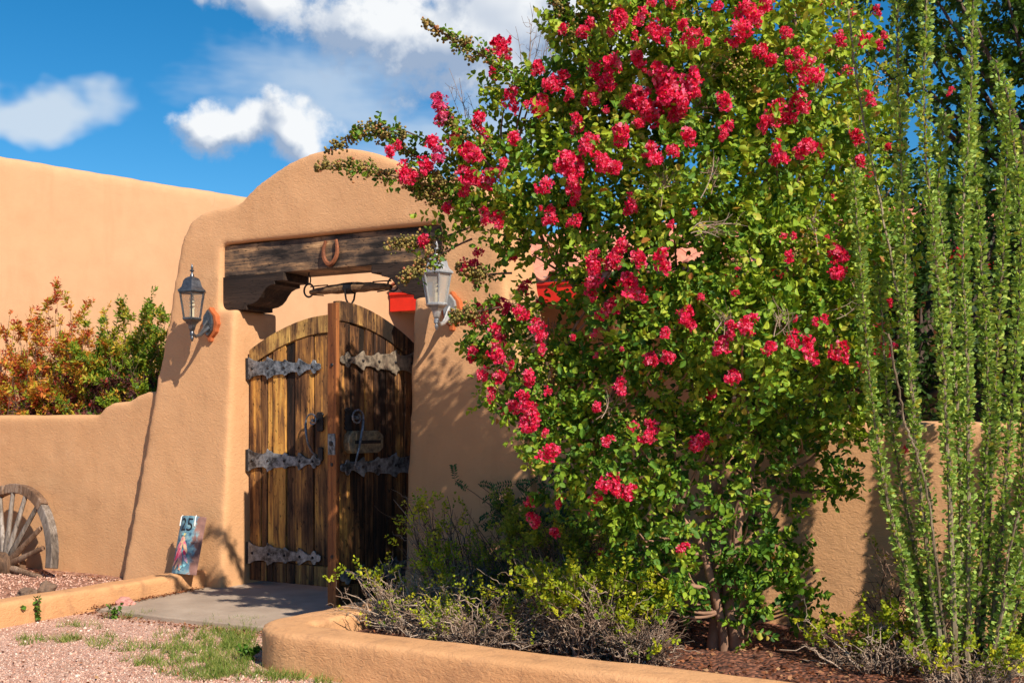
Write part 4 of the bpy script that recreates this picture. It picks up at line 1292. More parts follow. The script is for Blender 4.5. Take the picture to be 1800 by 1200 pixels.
# arching sprays with seed capsules on the gate side
SPR = [([(830, 330), (730, 190), (640, 215), (585, 262)], 0.45), ([(815, 345), (720, 315), (640, 292), (562, 290)], 0.40), ([(800, 330), (760, 300), (690, 240), (650, 225)], 0.5),
       ([(950, 160), (880, 115), (820, 80), (752, 44)], 0.3), ([(845, 390), (790, 420), (740, 425), (690, 432)], 0.35), ([(830, 420), (780, 440), (735, 470), (712, 490)], 0.3),
       ([(880, 540), (850, 545), (820, 550), (800, 560)], 0.2), ([(900, 480), (860, 480), (835, 490), (812, 470)], 0.25), ([(1000, 70), (985, 40), (975, 10), (980, -30)], 0.2), ([(1060, 40), (1040, 10), (1030, -20), (1025, -50)], 0.1),
       ([(870, 300), (820, 250), (790, 215), (775, 190)], 0.3), ([(860, 350), (800, 330), (760, 300), (715, 305)], 0.35), ([(830, 370), (790, 350), (755, 345), (725, 330)], 0.4)]
capP, capS, stemP, stemR = [], [], [], []
sp0, spd = [], []
for path, dd in SPR:
    pts = [at_d(u, v, TD + dd - 0.52 + 0.02 * i) for i, (u, v) in enumerate(path)]
    t = np.linspace(0, 1, 16)[:, None]
    c = (1 - t) ** 3 * pts[0] + 3 * t * (1 - t) ** 2 * pts[1] + 3 * t * t * (1 - t) * pts[2] + t ** 3 * pts[3]
    # keep the end where the survey has it
    stemP.append(c); stemR.append(np.linspace(0.0055, 0.0018, 16))
    T = nrm(np.gradient(c, axis=0))
    for i in range(2, 13):
        for q in range(1 if path[0][1] > 380 else 3):
            sp0.append(c[i]); spd.append(nrm(T[i] * 0.5 + rng.normal(size=3) * 0.6))
    for i in range(6, 16):                # side stalks carrying capsules
        for q in range(4):
            d_ = nrm(T[i] * 0.7 + rng.normal(size=3) * 0.7)
            L_ = rng.uniform(0.03, 0.11) * (1.15 - i / 20)
            e = c[i] + d_ * L_
            stemP.append(np.linspace(c[i], e, 16)); stemR.append(np.full(16, 0.0012))
            for w in range(9):
                capP.append(c[i] + d_ * L_ * rng.uniform(0.4, 1.05) + rng.normal(size=3) * 0.010); capS.append(rng.uniform(0.0052, 0.0085))
sp0, spd = np.array(sp0), np.array(spd)
p2, y2, z2, s2 = sprig_leaves(sp0, spd, rng.uniform(0.03, 0.08, len(sp0)), 2, 0.034, 0.3)
P, Y, Z, S = np.concatenate([P, p2]), np.concatenate([Y, y2]), np.concatenate([Z, z2]), np.concatenate([S, s2])
tint = np.concatenate([tint, np.clip(rng.normal(0.38, 0.18, len(p2)), 0, 0.95)])
V, F_ = multi_tube(np.array(stemP) - TB, np.array(stemR), 4)
np_mesh('spray_stem', V, [F_], M_TWIG, TREE, rng.uniform(0, 0.35, len(F_)), True, 'stuff')
# more capsules among the upper blossoms
for u, v in [(1010, 60), (1040, 20), (1290, 110), (1280, 85), (1310, 120), (1540, 130), (1560, 150), (1555, 280), (960, 640), (955, 690), (920, 620), (1080, 730), (1110, 745), (1390, 440), (1300, 460), (780, 330), (760, 340), (850, 260), (1220, 30), (1420, 420), (935, 590), (1480, 110)]:
    d_ = front_depth(u, v)
    c = at_d(u, v, (d_ or TD) - 0.03)
    for w in range(26):
        capP.append(c + rng.normal(size=3) * np.array([0.030, 0.030, 0.035])); capS.append(rng.uniform(0.004, 0.0068))
capP = np.array(capP)
scatter('seed_capsules', ICO_V, ICO_F, capP, rnd_unit(len(capP)), rnd_unit(len(capP)), np.array(capS), rng.random(len(capP)) ** 1.3, M_CAPS, TREE, 'stuff', TB, True)

# the 300 leaves nearest the path are single objects, the mass of the rest is one part
facing = np.abs(np.sum(nrm(Z - nrm(Y) * np.sum(Z * nrm(Y), -1, keepdims=True)) * S2C, -1))
size_seen = S * (0.3 + facing) / ((P - CAM) @ FV) * np.where(tint < 0.93, 1, 0)
near = ((P - CAM) @ FV) < np.array([front_depth(*(900 + FPX * ((p - CAM) @ RV) / ((p - CAM) @ FV), HOR - FPX * (p[2] - EYE) / ((p - CAM) @ FV))) or 0 for p in P[:1]]).max() + 9
order = np.argsort(-size_seen * np.where((P - CAM) @ FV < TD - 0.25, 1.0, 0.3))[:300]
rest = np.ones(len(P), bool); rest[order] = False
S3 = np.stack([S * rng.uniform(0.72, 1.15, len(S)), S, S * rng.uniform(0.2, 2.4, len(S))], 1)
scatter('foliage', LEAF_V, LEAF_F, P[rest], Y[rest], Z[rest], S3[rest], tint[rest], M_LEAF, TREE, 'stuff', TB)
lm = []
for tv_ in (0.25, 0.45, 0.6, 0.8):
    me = D.meshes.new('leaf'); me.from_pydata(LEAF_V, [], LEAF_F)
    a = me.attributes.new('tint', 'FLOAT', 'FACE'); a.data.foreach_set('value', [tv_, min(1, tv_ + 0.05)])
    me.materials.append(M_LEAF); lm.append(me)
for i in order:
    o = D.objects.new('leaf', lm[int(np.clip((tint[i] - 0.15) / 0.2, 0, 3))])
    link(o, TREE)
    y = nrm(Y[i]); z = nrm(Z[i] - y * (Z[i] @ y)); x = np.cross(y, z)
    o.matrix_basis = Matrix.Translation(Vector((P[i] - TB).tolist())) @ Matrix(((x[0], y[0], z[0], 0), (x[1], y[1], z[1], 0), (x[2], y[2], z[2], 0), (0, 0, 0, 1))) @ Matrix.Diagonal((float(S3[i, 0]), float(S3[i, 1]), float(S3[i, 2]), 1.0))

# blossoms
PET_V = [(0, 0, 0), (0.20, 0.40, 0.10), (0.50, 0.78, -0.06), (0.22, 1.0, 0.16), (-0.16, 0.95, -0.10), (-0.48, 0.72, 0.14), (-0.18, 0.42, -0.02)]
PET_F = [(0, 1, 2, 3), (0, 3, 4), (0, 4, 5, 6)]


def panicle(mt, tall):
    nf = 44
    P, Y, Z, S, T = [], [], [], [], []
    nb = int(rng.integers(3, 6))           # a loose head of a few side bunches, some more open than others
    bc = [rnd_unit(1)[0] * np.array([0.42, 0.42, 0.45 * tall]) for _ in range(nb)]; br_ = rng.uniform(0.26, 0.44, nb)
    for k in range(nf):
        w0 = int(rng.integers(0, nb)); u = rnd_unit(1)[0]
        c = bc[w0] + u * br_[w0] * rng.uniform(0.6, 1.1)
        if rng.random() < 0.12: c = c + rng.normal(size=3) * 0.22
        u = nrm(u + c)
        ft = rng.normal(0.56, 0.24)
        for q in range(6):
            w = nrm(u * 0.55 + rnd_unit(1)[0] * 0.95)
            P.append(c + w * 0.03); Y.append(w); Z.append(u + rng.normal(size=3) * 0.7); S.append(rng.uniform(0.22, 0.36)); T.append(np.clip(ft + rng.normal() * 0.13, 0, 0.93))
        if rng.random() < 0.45:
            P.append(c + u * 0.05); Y.append(u); Z.append(rnd_unit(1)[0]); S.append(0.10); T.append(1.0)
    P, Y, Z, S, T = map(np.array, (P, Y, Z, S, T))
    o = scatter('blossom_cluster', PET_V, PET_F, P, Y, Z, S, T, mt, None, None)
    me = o.data; D.objects.remove(o, do_unlink=True)
    return me


FM = [panicle(M_PETAL, t) for t in (1.0, 1.25, 1.5, 0.85, 1.1, 1.35, 0.95, 1.6)]
FP = [panicle(M_PETAL2, t) for t in (1.5, 1.2)]
FLOWERS = """884,85,24 876,132,16 942,129,17 968,144,15 988,139,16 901,174,18 949,176,15 951,193,17 927,184,8 907,244,15 846,220,17 849,239,13 769,184,17p 779,210,17p 764,251,16 799,246,17 689,268,13 699,256,9
711,306,20 730,309,9 750,290,15 772,275,15p 822,280,24 825,305,22 857,310,22 955,329,16 996,280,18 996,297,22 993,59,13 840,272,10 888,286,12 819,334,13
1145,3,9 1183,11,16 1091,25,12 1085,47,20 1125,28,16 1146,47,13 1159,61,17 1037,42,14 1028,65,16 1203,44,13 1217,65,17 1232,61,9 1309,14,18 1343,11,16 1324,33,20 1300,60,22 1258,11,12 1337,85,14 1358,106,15 1401,102,16 1384,58,14 1424,125,22 1387,119,10 1409,178,20
1357,195,24 1388,207,18 1344,218,12 1266,188,20 1286,227,13 1269,235,12 1211,242,20 1184,261,12 1153,268,20 1367,273,22 1415,273,22 1441,266,12 1076,112,22 1048,130,14 1068,147,16 1125,102,18 1040,173,15 1153,133,24 1178,150,24 1208,147,24 1170,170,26 1198,176,26 1193,193,20 1127,173,22 1125,190,20 1150,195,22 1110,181,15 1099,238,23 1119,218,12 1034,252,20 1011,218,16 1008,292,18 1011,312,17 1065,283,20 1076,295,16 1008,334,16
1452,5,14 1473,2,10 1543,18,9 1497,25,10 1478,73,15 1507,72,15 1530,72,13 1547,78,11 1555,62,8 1487,128,12 1530,172,15 1503,252,17 1517,283,13 1563,258,9 1583,257,8 1670,160,8
896,455,15 839,440,10 835,474,16 820,468,14 921,505,15 917,553,15 941,570,14 851,550,18 834,570,12 872,593,20 873,615,19 873,635,17 831,624,15 848,658,12 872,662,17 863,692,12 951,601,14 955,615,10 931,666,15 963,688,9 885,726,14 902,717,15 921,703,18 930,726,19 927,749,16 1043,462,20 1040,485,18 1043,508,16 1069,470,14 1086,462,18 1118,465,20 1089,434,15 1114,502,24 1165,457,20 1074,539,18 1057,553,12 1168,584,9 1141,635,17 1175,624,11 1094,678,16 1049,717,11 899,644,10 1114,751,12 1142,746,9 1161,749,9 876,530,13 893,539,13 947,533,12
1210,560,19 1169,584,10 1175,625,12 1270,605,18 1286,578,15 1315,567,22 1351,614,15 1392,598,17 1422,611,22 1475,616,20 1286,659,14 1248,689,15 1467,446,18 1482,450,15 1473,478,17 1386,454,12 1435,567,9 1451,560,9 1519,636,14 1549,576,16 1555,614,20 1562,532,10 1223,712,8
1225,778,18 1240,772,12 1070,775,13 1135,770,14 1150,750,12 965,790,19 932,740,18 940,885,18 985,880,11 935,915,15 977,938,12 1070,845,19 1085,860,12 1105,867,17 1040,905,10 1048,875,12 1055,970,9 1200,962,12 1590,790,7 1690,445,11 963,378,16 1010,385,13 877,385,16 850,380,14 1110,360,17 745,430,14 960,765,9 1060,285,17 1035,250,17 1010,355,12 830,310,14 790,365,13 815,385,11 1055,155,12 1000,165,11 1240,75,10 1030,180,10"""
_r = random.Random(21)
for _k in range(46):                      # small late bunches and buds between the big heads
    _u, _v = _r.randint(880, 1540), _r.randint(20, 640)
    if front_depth(_u, _v): FLOWERS += ' %d,%d,%d' % (_u, _v, _r.choice((5, 6, 7, 8)))
for tok in FLOWERS.split():
    pk_ = tok.endswith('p'); u, v, r = [float(x) for x in tok.rstrip('p').split(',')]
    d_ = front_depth(u, v)
    if d_ is None: d_ = TD + (-0.12 if u < 860 else 0.1)
    d_ = d_ - 0.075 + random.uniform(-0.03, 0.03)
    p = at_d(u, v, d_)
    o = D.objects.new('blossom_cluster', random.choice(FP if pk_ else FM)); link(o, TREE)
    o.location = Vector((p - TB).tolist())
    s = r * d_ / FPX * 1.12
    o.scale = (s * random.uniform(.9, 1.1), s * random.uniform(.9, 1.1), s * random.uniform(.9, 1.1))
    o.rotation_euler = (random.uniform(-.5, .5), random.uniform(-.5, .5), random.uniform(0, 6.28))

# dry twigs standing out of the crown
tp, trd = [], []


def dry(u0, v0, u1, v1, dd, n, spread):
    a = at_d(u0, v0, TD + dd); b = at_d(u1, v1, TD + dd)
    for k in range(n):
        e = b + rng.normal(size=3) * spread
        mid = (a + e) / 2 + rng.normal(size=3) * spread * 0.6
        c = bez(a + rng.normal(size=3) * 0.03, mid, e, 10); tp.append(c); trd.append(np.linspace(0.0026, 0.0010, 10))
        for q in range(5):
            i = rng.integers(3, 9); s = c[i]
            f = s + (nrm(c[9] - c[0]) * 0.6 + rnd_unit(1)[0] * 0.7) * rng.uniform(0.03, 0.09)
            tp.append(bez(s, (s + f) / 2 + rng.normal(size=3) * 0.012, f, 10)); trd.append(np.linspace(0.0014, 0.0007, 10))


for a in [(920, 150, 925, 35, .15, 5, .05), (955, 150, 970, 50, .15, 4, .05), (985, 120, 1000, 20, .1, 3, .05), (845, 270, 800, 140, .3, 4, .04), (870, 250, 830, 190, .3, 3, .05), (1205, 170, 1250, 105, -.6, 6, .04), (1190, 210, 1240, 180, -.6, 6, .04),
          (1160, 350, 1165, 320, -.75, 8, .03), (1420, 190, 1470, 120, -.4, 4, .04), (1150, 80, 1140, 30, -.3, 5, .05), (1100, 120, 1095, 60, -.2, 5, .05), (1215, 410, 1275, 405, -.9, 6, .03), (1270, 590, 1275, 550, -.9, 5, .02), (1370, 590, 1375, 545, -.9, 5, .02), (1435, 430, 1440, 385, -.7, 3, .02),
          (1050, 90, 1060, 20, 0, 5, .06), (1000, 200, 1010, 120, -.2, 4, .04), (1060, 730, 1075, 700, -.6, 5, .03), (960, 610, 965, 570, -.2, 4, .03), (1250, 330, 1260, 290, -.85, 4, .03), (1500, 330, 1485, 220, -.2, 2, .03), (1480, 560, 1520, 520, -.5, 3, .04)]:
    dry(*a)
V, F_ = multi_tube(np.array(tp) - TB, np.array(trd), 3)
np_mesh('dry_twigs', V, [F_], M_TWIG, TREE, np.repeat(rng.uniform(0.2, 0.9, len(tp)), 27), False, 'stuff')

# ------------------------------------------------------------------ ocotillo
OB = on_z(1700, 1195, 0.10)
OD = float((OB - CAM) @ FV)
OCO = thing('ocotillo', 'tall ocotillo with many upright leafy wands at the right edge', 'ocotillo', OB)
WANDS = [([(1645, 1180), (1590, 1000), (1545, 800), (1522, 600), (1508, 400), (1500, 300)], 1, -.1), ([(1668, 1190), (1640, 950), (1600, 650), (1560, 420), (1515, 200), (1490, 15)], .25, .05), ([(1665, 1190), (1622, 900), (1600, 650), (1588, 400), (1580, 150), (1577, -80)], 1, -.15),
         ([(1682, 1190), (1668, 850), (1656, 600), (1640, 400), (1624, 200), (1632, -90)], 1, -.25), ([(1690, 1190), (1688, 850), (1676, 620), (1662, 470), (1650, 330), (1660, 200)], 1, .12),
         ([(1700, 1195), (1702, 900), (1700, 650), (1692, 400), (1704, 200), (1714, -90)], 1, -.2), ([(1712, 1195), (1728, 900), (1738, 700), (1728, 500), (1716, 330), (1702, 160)], 1, 0), ([(1722, 1195), (1738, 900), (1750, 650), (1762, 450), (1768, 250), (1750, 105)], 1, .15),
         ([(1735, 1195), (1762, 900), (1778, 700), (1792, 500), (1788, 300), (1765, 140)], 1, -.1), ([(1742, 1195), (1785, 950), (1800, 700), (1806, 400), (1796, 230)], 1, .1), 
         ([(1745, 1195), (1800, 1000), (1830, 800), (1850, 400), (1852, 100)], 1, 0), ([(1655, 1190), (1605, 950), (1575, 800), (1556, 650), (1545, 480)], 1, .05), ([(1730, 1195), (1772, 1050), (1805, 960), (1850, 800)], .9, -.2), 
         ([(1672, 1190), (1635, 900), (1612, 800), (1590, 740), (1562, 585)], 0, -.2), ([(1660, 1190), (1620, 1050), (1585, 950), (1560, 860)], 1, .2),
         ([(1760, 1195), (1850, 1000), (1900, 700), (1930, 300)], 1, .1), ([(1762, 1195), (1870, 1000), (1950, 750), (2000, 350)], 1, -.1), ([(1765, 1195), (1890, 1020), (2000, 820), (2060, 500)], 1, .0), ([(1764, 1195), (1880, 1050), (1960, 900), (2020, 650)], 1, .15), ([(1760, 1195), (1860, 1010), (1920, 800), (1960, 520)], 1, .25), ([(1755, 1195), (1840, 950), (1880, 600), (1890, 100)], 1, .3), ([(1725, 1195), (1760, 1080), (1768, 1000), (1790, 900)], .3, -.28)]  # farthest right unseen wands are added to throw shadow streaks on the wall
for path, dens, dd in WANDS:
    pts = [at_d(u, v, OD + dd * (0.25 + 0.75 * i / (len(path) - 1))) for i, (u, v) in enumerate(path)]
    pts[0] = np.array([pts[0][0], pts[0][1], 0.06])
    sm = []
    for i in range(len(pts) - 1):
        p0, p1, p2, p3 = pts[max(i - 1, 0)], pts[i], pts[i + 1], pts[min(i + 2, len(pts) - 1)]
        for q in range(14):
            t = q / 14
            sm.append(0.5 * ((2 * p1) + (-p0 + p2) * t + (2 * p0 - 5 * p1 + 4 * p2 - p3) * t * t + (-p0 + 3 * p1 - 3 * p2 + p3) * t ** 3))
    sm = np.array(sm + [pts[-1]]) + rng.normal(size=(len(sm) + 1, 3)) * 0.0025
    n = len(sm)
    rads = [max(0.0050, (0.021 if dens else 0.010) * (1 - (i / (n - 1)) ** 0.45)) for i in range(n)]
    m = MB(); m.tube([p - OB for p in sm], rads, 7)
    w = m.obj('wand', M_OSTEM, OCO, smooth=True)
    seg = np.linalg.norm(np.diff(sm, axis=0), axis=1); cum = np.concatenate([[0], np.cumsum(seg)]); LT = cum[-1]
    T = nrm(np.gradient(sm, axis=0))
    if dens > 0:
        N = int(LT / 0.00105 * dens)
        s = LT * (0.04 + 0.96 * rng.random(N))
        keep = rng.random(N) < np.clip((s - 0.02 * LT) / (0.14 * LT), 0.15, 1)
        pn = np.array([mnoise.noise(Vector((q * 3.0 + dd * 40, path[0][0] * 0.37, 0.5))) for q in s])
        keep &= rng.random(N) < np.clip(0.95 + 0.7 * pn, 0.45, 1)
        s = s[keep]; N = len(s)
        c = np.stack([np.interp(s, cum, sm[:, k]) for k in range(3)], 1); tt = np.stack([np.interp(s, cum, T[:, k]) for k in range(3)], 1)
        rd = nrm(np.cross(tt, rnd_unit(N)))
        y = nrm(rd * 0.9 + tt * rng.uniform(0.0, 0.9, N)[:, None] + rng.normal(size=(N, 3)) * 0.25)
        z = tt * 0.6 + rng.normal(size=(N, 3)) * 0.6
        tn = np.clip(rng.normal(0.52, 0.22, N), 0, 0.97); tn = np.where(rng.random(N) < 0.02, 1.0, tn)
        scatter('wand_leaves', SPAT_V, SLIM_F, c + rd * rng.uniform(0.003, 0.020, N)[:, None], y, z, rng.uniform(0.017, 0.032, N), tn, M_OCO, w, 'stuff', OB)
    N = int(LT / 0.02)                    # spines
    s = LT * rng.random(N); c = np.stack([np.interp(s, cum, sm[:, k]) for k in range(3)], 1)
    e = c + rnd_unit(N) * 0.022
    V, F_ = multi_tube(np.stack([c, (c + e) / 2, e], 1) - OB, np.tile(np.array([0.0014, 0.001, 0.0005]), (N, 1)), 3)
    np_mesh('spines', V, [F_], M_TWIG, w, np.full(len(F_), 0.7), False, 'stuff')


# ------------------------------------------------------------------ shrubs of the planting bed
def bush(name, label, cat, base, spread, height, n_tw, n_sp, mt, leaf, tv=SPAT_V, lean=(0, 0), leafp=0.6, tmean=0.5, twt=(0.2, 0.9), pairs=6, tw=0.0055, low=False, group=None, zmin=0.0):
    """tangle of thin woody twigs from several crowns, leafy sprigs on the outer ones"""
    base = np.asarray(base, float)
    T = thing(name, label, cat, base, 0, group)
    N = n_tw
    ang = rng.uniform(0, 2 * np.pi, N); rr = np.sqrt(rng.random(N))
    o0 = np.stack([np.cos(ang) * rr * spread[0] * 0.45, np.sin(ang) * rr * spread[1] * 0.45, np.full(N, -0.02)], 1)
    el = rng.random(N) ** (1.5 if low else 0.8)
    e = np.stack([np.cos(ang + rng.normal(size=N) * 0.5) * spread[0] * rng.uniform(0.35, 1.0, N), np.sin(ang + rng.normal(size=N) * 0.5) * spread[1] * rng.uniform(0.35, 1.0, N), height * (0.12 + 0.88 * el)], 1)
    e[:, 0] += lean[0] * el; e[:, 1] += lean[1] * el
    mid = o0 * 0.5 + e * 0.5 + rng.normal(size=(N, 3)) * 0.09 * height + np.array([0, 0, 0.16 * height])
    K = 8; t = np.linspace(0, 1, K)[None, :, None]
    c = (1 - t) ** 2 * o0[:, None] + 2 * t * (1 - t) * mid[:, None] + t * t * e[:, None] + rng.normal(size=(N, K, 3)) * 0.010
    R = np.linspace(1, 0.25, K)[None] * (tw * rng.uniform(0.6, 1.5, N))[:, None]
    ps, rs = [c], [R]
    for q in range(4):                    # side twigs
        i = rng.integers(2, 7, N); s = c[np.arange(N), i]
        d_ = nrm(e - o0) * 0.5 + rnd_unit(N) * 0.8; d_[:, 2] = np.abs(d_[:, 2]) * 0.7
        L_ = rng.uniform(0.05, 0.20, N)[:, None] * (0.5 + height)
        f = s + d_ * L_
        ps.append(s[:, None] * (1 - t) + f[:, None] * t + rng.normal(size=(N, K, 3)) * 0.006); rs.append(np.linspace(0.6, 0.2, K)[None] * (tw * rng.uniform(0.5, 1.0, N))[:, None])
    allp = np.concatenate(ps); allr = np.concatenate(rs)
    allp[:, :, 2] = np.maximum(allp[:, :, 2], -0.03)
    V, F_ = multi_tube(allp, allr, 3)
    np_mesh('twigs', V, [F_], M_TWIG, T, np.repeat(rng.uniform(*twt, len(allp)), 3 * (K - 1)), False, 'stuff')
    if n_sp:
        i = rng.integers(0, len(allp), n_sp * 6)
        k = rng.integers(2, K, n_sp * 6)
        p = allp[i, k]
        hi_ = p[:, 2] > zmin; i, k, p = i[hi_], k[hi_], p[hi_]
        if len(p) < n_sp:
            n_sp = len(p)
        gp = np.array([mnoise.noise(Vector(((q + base) * 6.0).tolist())) for q in p])
        sel = np.argsort(-(gp + 0.9 * p[:, 2] / height * leafp + rng.normal(size=len(p)) * 0.15))[:n_sp]
        p = p[sel]
        d_ = nrm(allp[i[sel], np.minimum(k[sel] + 1, K - 1)] - allp[i[sel], k[sel] - 1] + np.array([0, 0, 0.01]) + rnd_unit(n_sp) * 0.015)
        d_ = nrm(d_ + rnd_unit(n_sp) * 0.5 + np.array([0, 0, 0.25]))
        P_, Y_, Z_, S_ = sprig_leaves(p, d_, rng.uniform(0.04, 0.11, n_sp), pairs, leaf, 0.5)
        tn = np.tile(np.clip(rng.normal(tmean, 0.2, n_sp), 0, 1), len(P_) // n_sp)
        scatter('leaves', tv, SLIM_F, P_, Y_, Z_, S_, np.clip(tn + rng.normal(size=len(P_)) * 0.1, 0, 1), mt, T, 'stuff')
    return T


G1 = 'shrubs in the planting bed'
bush('desert_shrub', 'bare grey twiggy shrub spilling over the kerb nearest the doors', 'shrub', (2.32, -1.20, 0.11), (0.46, 0.46), 0.36, 120, 110, M_YEL, 0.025, lean=(-0.12, 0.05), twt=(0.4, 1.0), group=G1)
bush('desert_shrub', 'wiry shrub with bright yellow green tips in front of open door', 'shrub', (2.30, -0.72, 0.11), (0.34, 0.30), 0.72, 80, 170, M_YEL, 0.027, lean=(-0.22, 0), tmean=0.6, twt=(0.1, 0.7), group=G1)
bush('desert_shrub', 'olive green twiggy shrub against the right pier of the gateway', 'shrub', (2.72, -0.55, 0.11), (0.50, 0.32), 0.66, 80, 380, M_OLIVE, 0.026, tmean=0.6, twt=(0.0, 0.5), group=G1)
bush('desert_shrub', 'low tangle of brown dead twigs along the kerb', 'shrub', (2.85, -1.45, 0.11), (0.55, 0.30), 0.30, 200, 170, M_YEL, 0.020, twt=(0.2, 1.0), low=True, group=G1)
bush('desert_shrub', 'olive shrub below the left blossoms of the flowering tree', 'shrub', (3.15, -0.85, 0.11), (0.50, 0.35), 0.62, 80, 560, M_OLIVE, 0.027, tmean=0.65, twt=(0.0, 0.5), group=G1)
bush('desert_shrub', 'yellow green leafy shrub over dry stems left of the tree trunk', 'shrub', (3.45, -1.35, 0.11), (0.46, 0.32), 0.46, 220, 460, M_YEL, 0.028, tmean=0.45, twt=(0.2, 1.0), leafp=1.3, group=G1)
bush('desert_shrub', 'small yellow green shrub at the foot of the tree trunk', 'shrub', (3.74, -1.46, 0.11), (0.24, 0.18), 0.26, 120, 100, M_YEL, 0.028, tmean=0.45, twt=(0.2, 1.0), leafp=1.1, group=G1)
bush('desert_shrub', 'sprawling yellow green shrub between the tree and the ocotillo', 'shrub', (4.72, -1.05, 0.11), (0.36, 0.28), 0.24, 70, 110, M_YEL, 0.028, tmean=0.45, twt=(0.3, 1.0), leafp=1.0, group=G1)
bush('desert_shrub', 'thin wispy shrub near the wall left of the ocotillo base', 'shrub', (4.85, -0.62, 0.11), (0.34, 0.24), 0.55, 46, 70, M_OLIVE, 0.020, tmean=0.7, twt=(0.0, 0.5), group=G1)
bush('desert_shrub', 'yellow green sprigs mixed into the ocotillo base at bottom right', 'shrub', (5.20, -1.30, 0.11), (0.34, 0.20), 0.20, 60, 60, M_YEL, 0.028, tmean=0.5, twt=(0.2, 0.9), leafp=1.0, group=G1)

# dark feather-leaved seedling against the pier
fp0 = np.array([2.86, -0.42, 0.11])
FT = thing('feather_leaf_sapling', 'dark sapling with feathery compound leaves rising against the right pier', 'sapling', fp0)
tp, tr, P_, Y_, Z_ = [], [], [], [], []
for u, v in [(800, 845), (840, 850), (880, 870), (905, 850), (860, 905), (930, 880), (940, 820), (960, 850), (905, 930), (985, 870), (990, 830)]:
    e = on_y(u, v, -0.45 + random.uniform(-0.08, 0.06)) - fp0
    c = bez(np.array([0, 0, 0.0]), np.array([e[0] * 0.25, e[1] * 0.3, e[2] * 0.65]), e, 10); tp.append(c); tr.append(np.linspace(0.006, 0.002, 10))
    for q in range(7):
        s = c[rng.integers(5, 10)]; d_ = nrm(np.array([rng.normal(), rng.normal() * 0.5, rng.uniform(-0.3, 0.8)]))
        L_ = rng.uniform(0.08, 0.14)
        fr = bez(s, s + d_ * L_ * 0.6, s + d_ * L_ + np.array([0, 0, -0.035]), 10); tp.append(fr); tr.append(np.full(10, 0.0012))
        sd = nrm(np.cross(d_, np.array([0.1, -0.9, 0.4])))
        for w in range(1, 10):
            for sg in (-1, 1):
                P_.append(fr[w]); Y_.append(sd * sg + d_ * 0.45 + rng.normal(size=3) * 0.1); Z_.append(np.array([0.2, -0.7, 0.6]) + rng.normal(size=3) * 0.25)
V, F_ = multi_tube(np.array(tp), np.array(tr), 4)
np_mesh('stems', V, [F_], M_TWIG, FT, np.full(len(F_), 0.15), True, 'stuff')
scatter('leaflets', SLIM_V, SLIM_F, np.array(P_), np.array(Y_), np.array(Z_), rng.uniform(0.022, 0.034, len(P_)), rng.random(len(P_)), M_FEATH, FT, 'stuff')

# ------------------------------------------------------------------ shrubs behind the low wall on the left
G2 = 'shrubs behind the low wall'
bush('autumn_shrub', 'rust red twiggy shrub at far left above the low wall', 'shrub', (-2.95, 0.55, 0.0), (0.62, 0.35), 2.30, 190, 2100, M_AUT, 0.052, SLIM_V, tmean=0.80, twt=(0.0, 0.4), tw=0.006, pairs=5, group=G2, zmin=1.15)
bush('autumn_shrub', 'golden yellow leaved shrub low between the red and green shrubs', 'shrub', (-2.35, 0.40, 0.0), (0.46, 0.26), 1.85, 170, 1700, M_AUT, 0.054, SLIM_V, tmean=0.62, twt=(0.0, 0.4), tw=0.005, pairs=5, group=G2, zmin=1.15)
bush('autumn_shrub', 'dense green shrub with scattered red leaves beside the left pier', 'shrub', (-1.72, 0.55, 0.0), (0.62, 0.34), 2.20, 190, 2600, M_AUT, 0.054, SLIM_V, tmean=0.32, twt=(0.0, 0.4), tw=0.006, pairs=5, group=G2, zmin=1.15)
bush('autumn_shrub', 'small bright green bush peeking over the stepped wall top', 'shrub', (-1.22, 0.33, 0.0), (0.34, 0.20), 1.68, 90, 1000, M_YEL, 0.038, SPAT_V, tmean=0.2, twt=(0.0, 0.4), tw=0.005, pairs=5, group=G2, zmin=1.15)
bush('barberry_bush', 'dark purple bush with red flecks along the low wall top', 'shrub', (-2.05, 0.27, 0.0), (0.75, 0.15), 1.62, 260, 1800, M_PURP, 0.034, SPAT_V, tmean=0.5, twt=(0.0, 0.3), tw=0.004, pairs=5, group=G2, zmin=1.15)


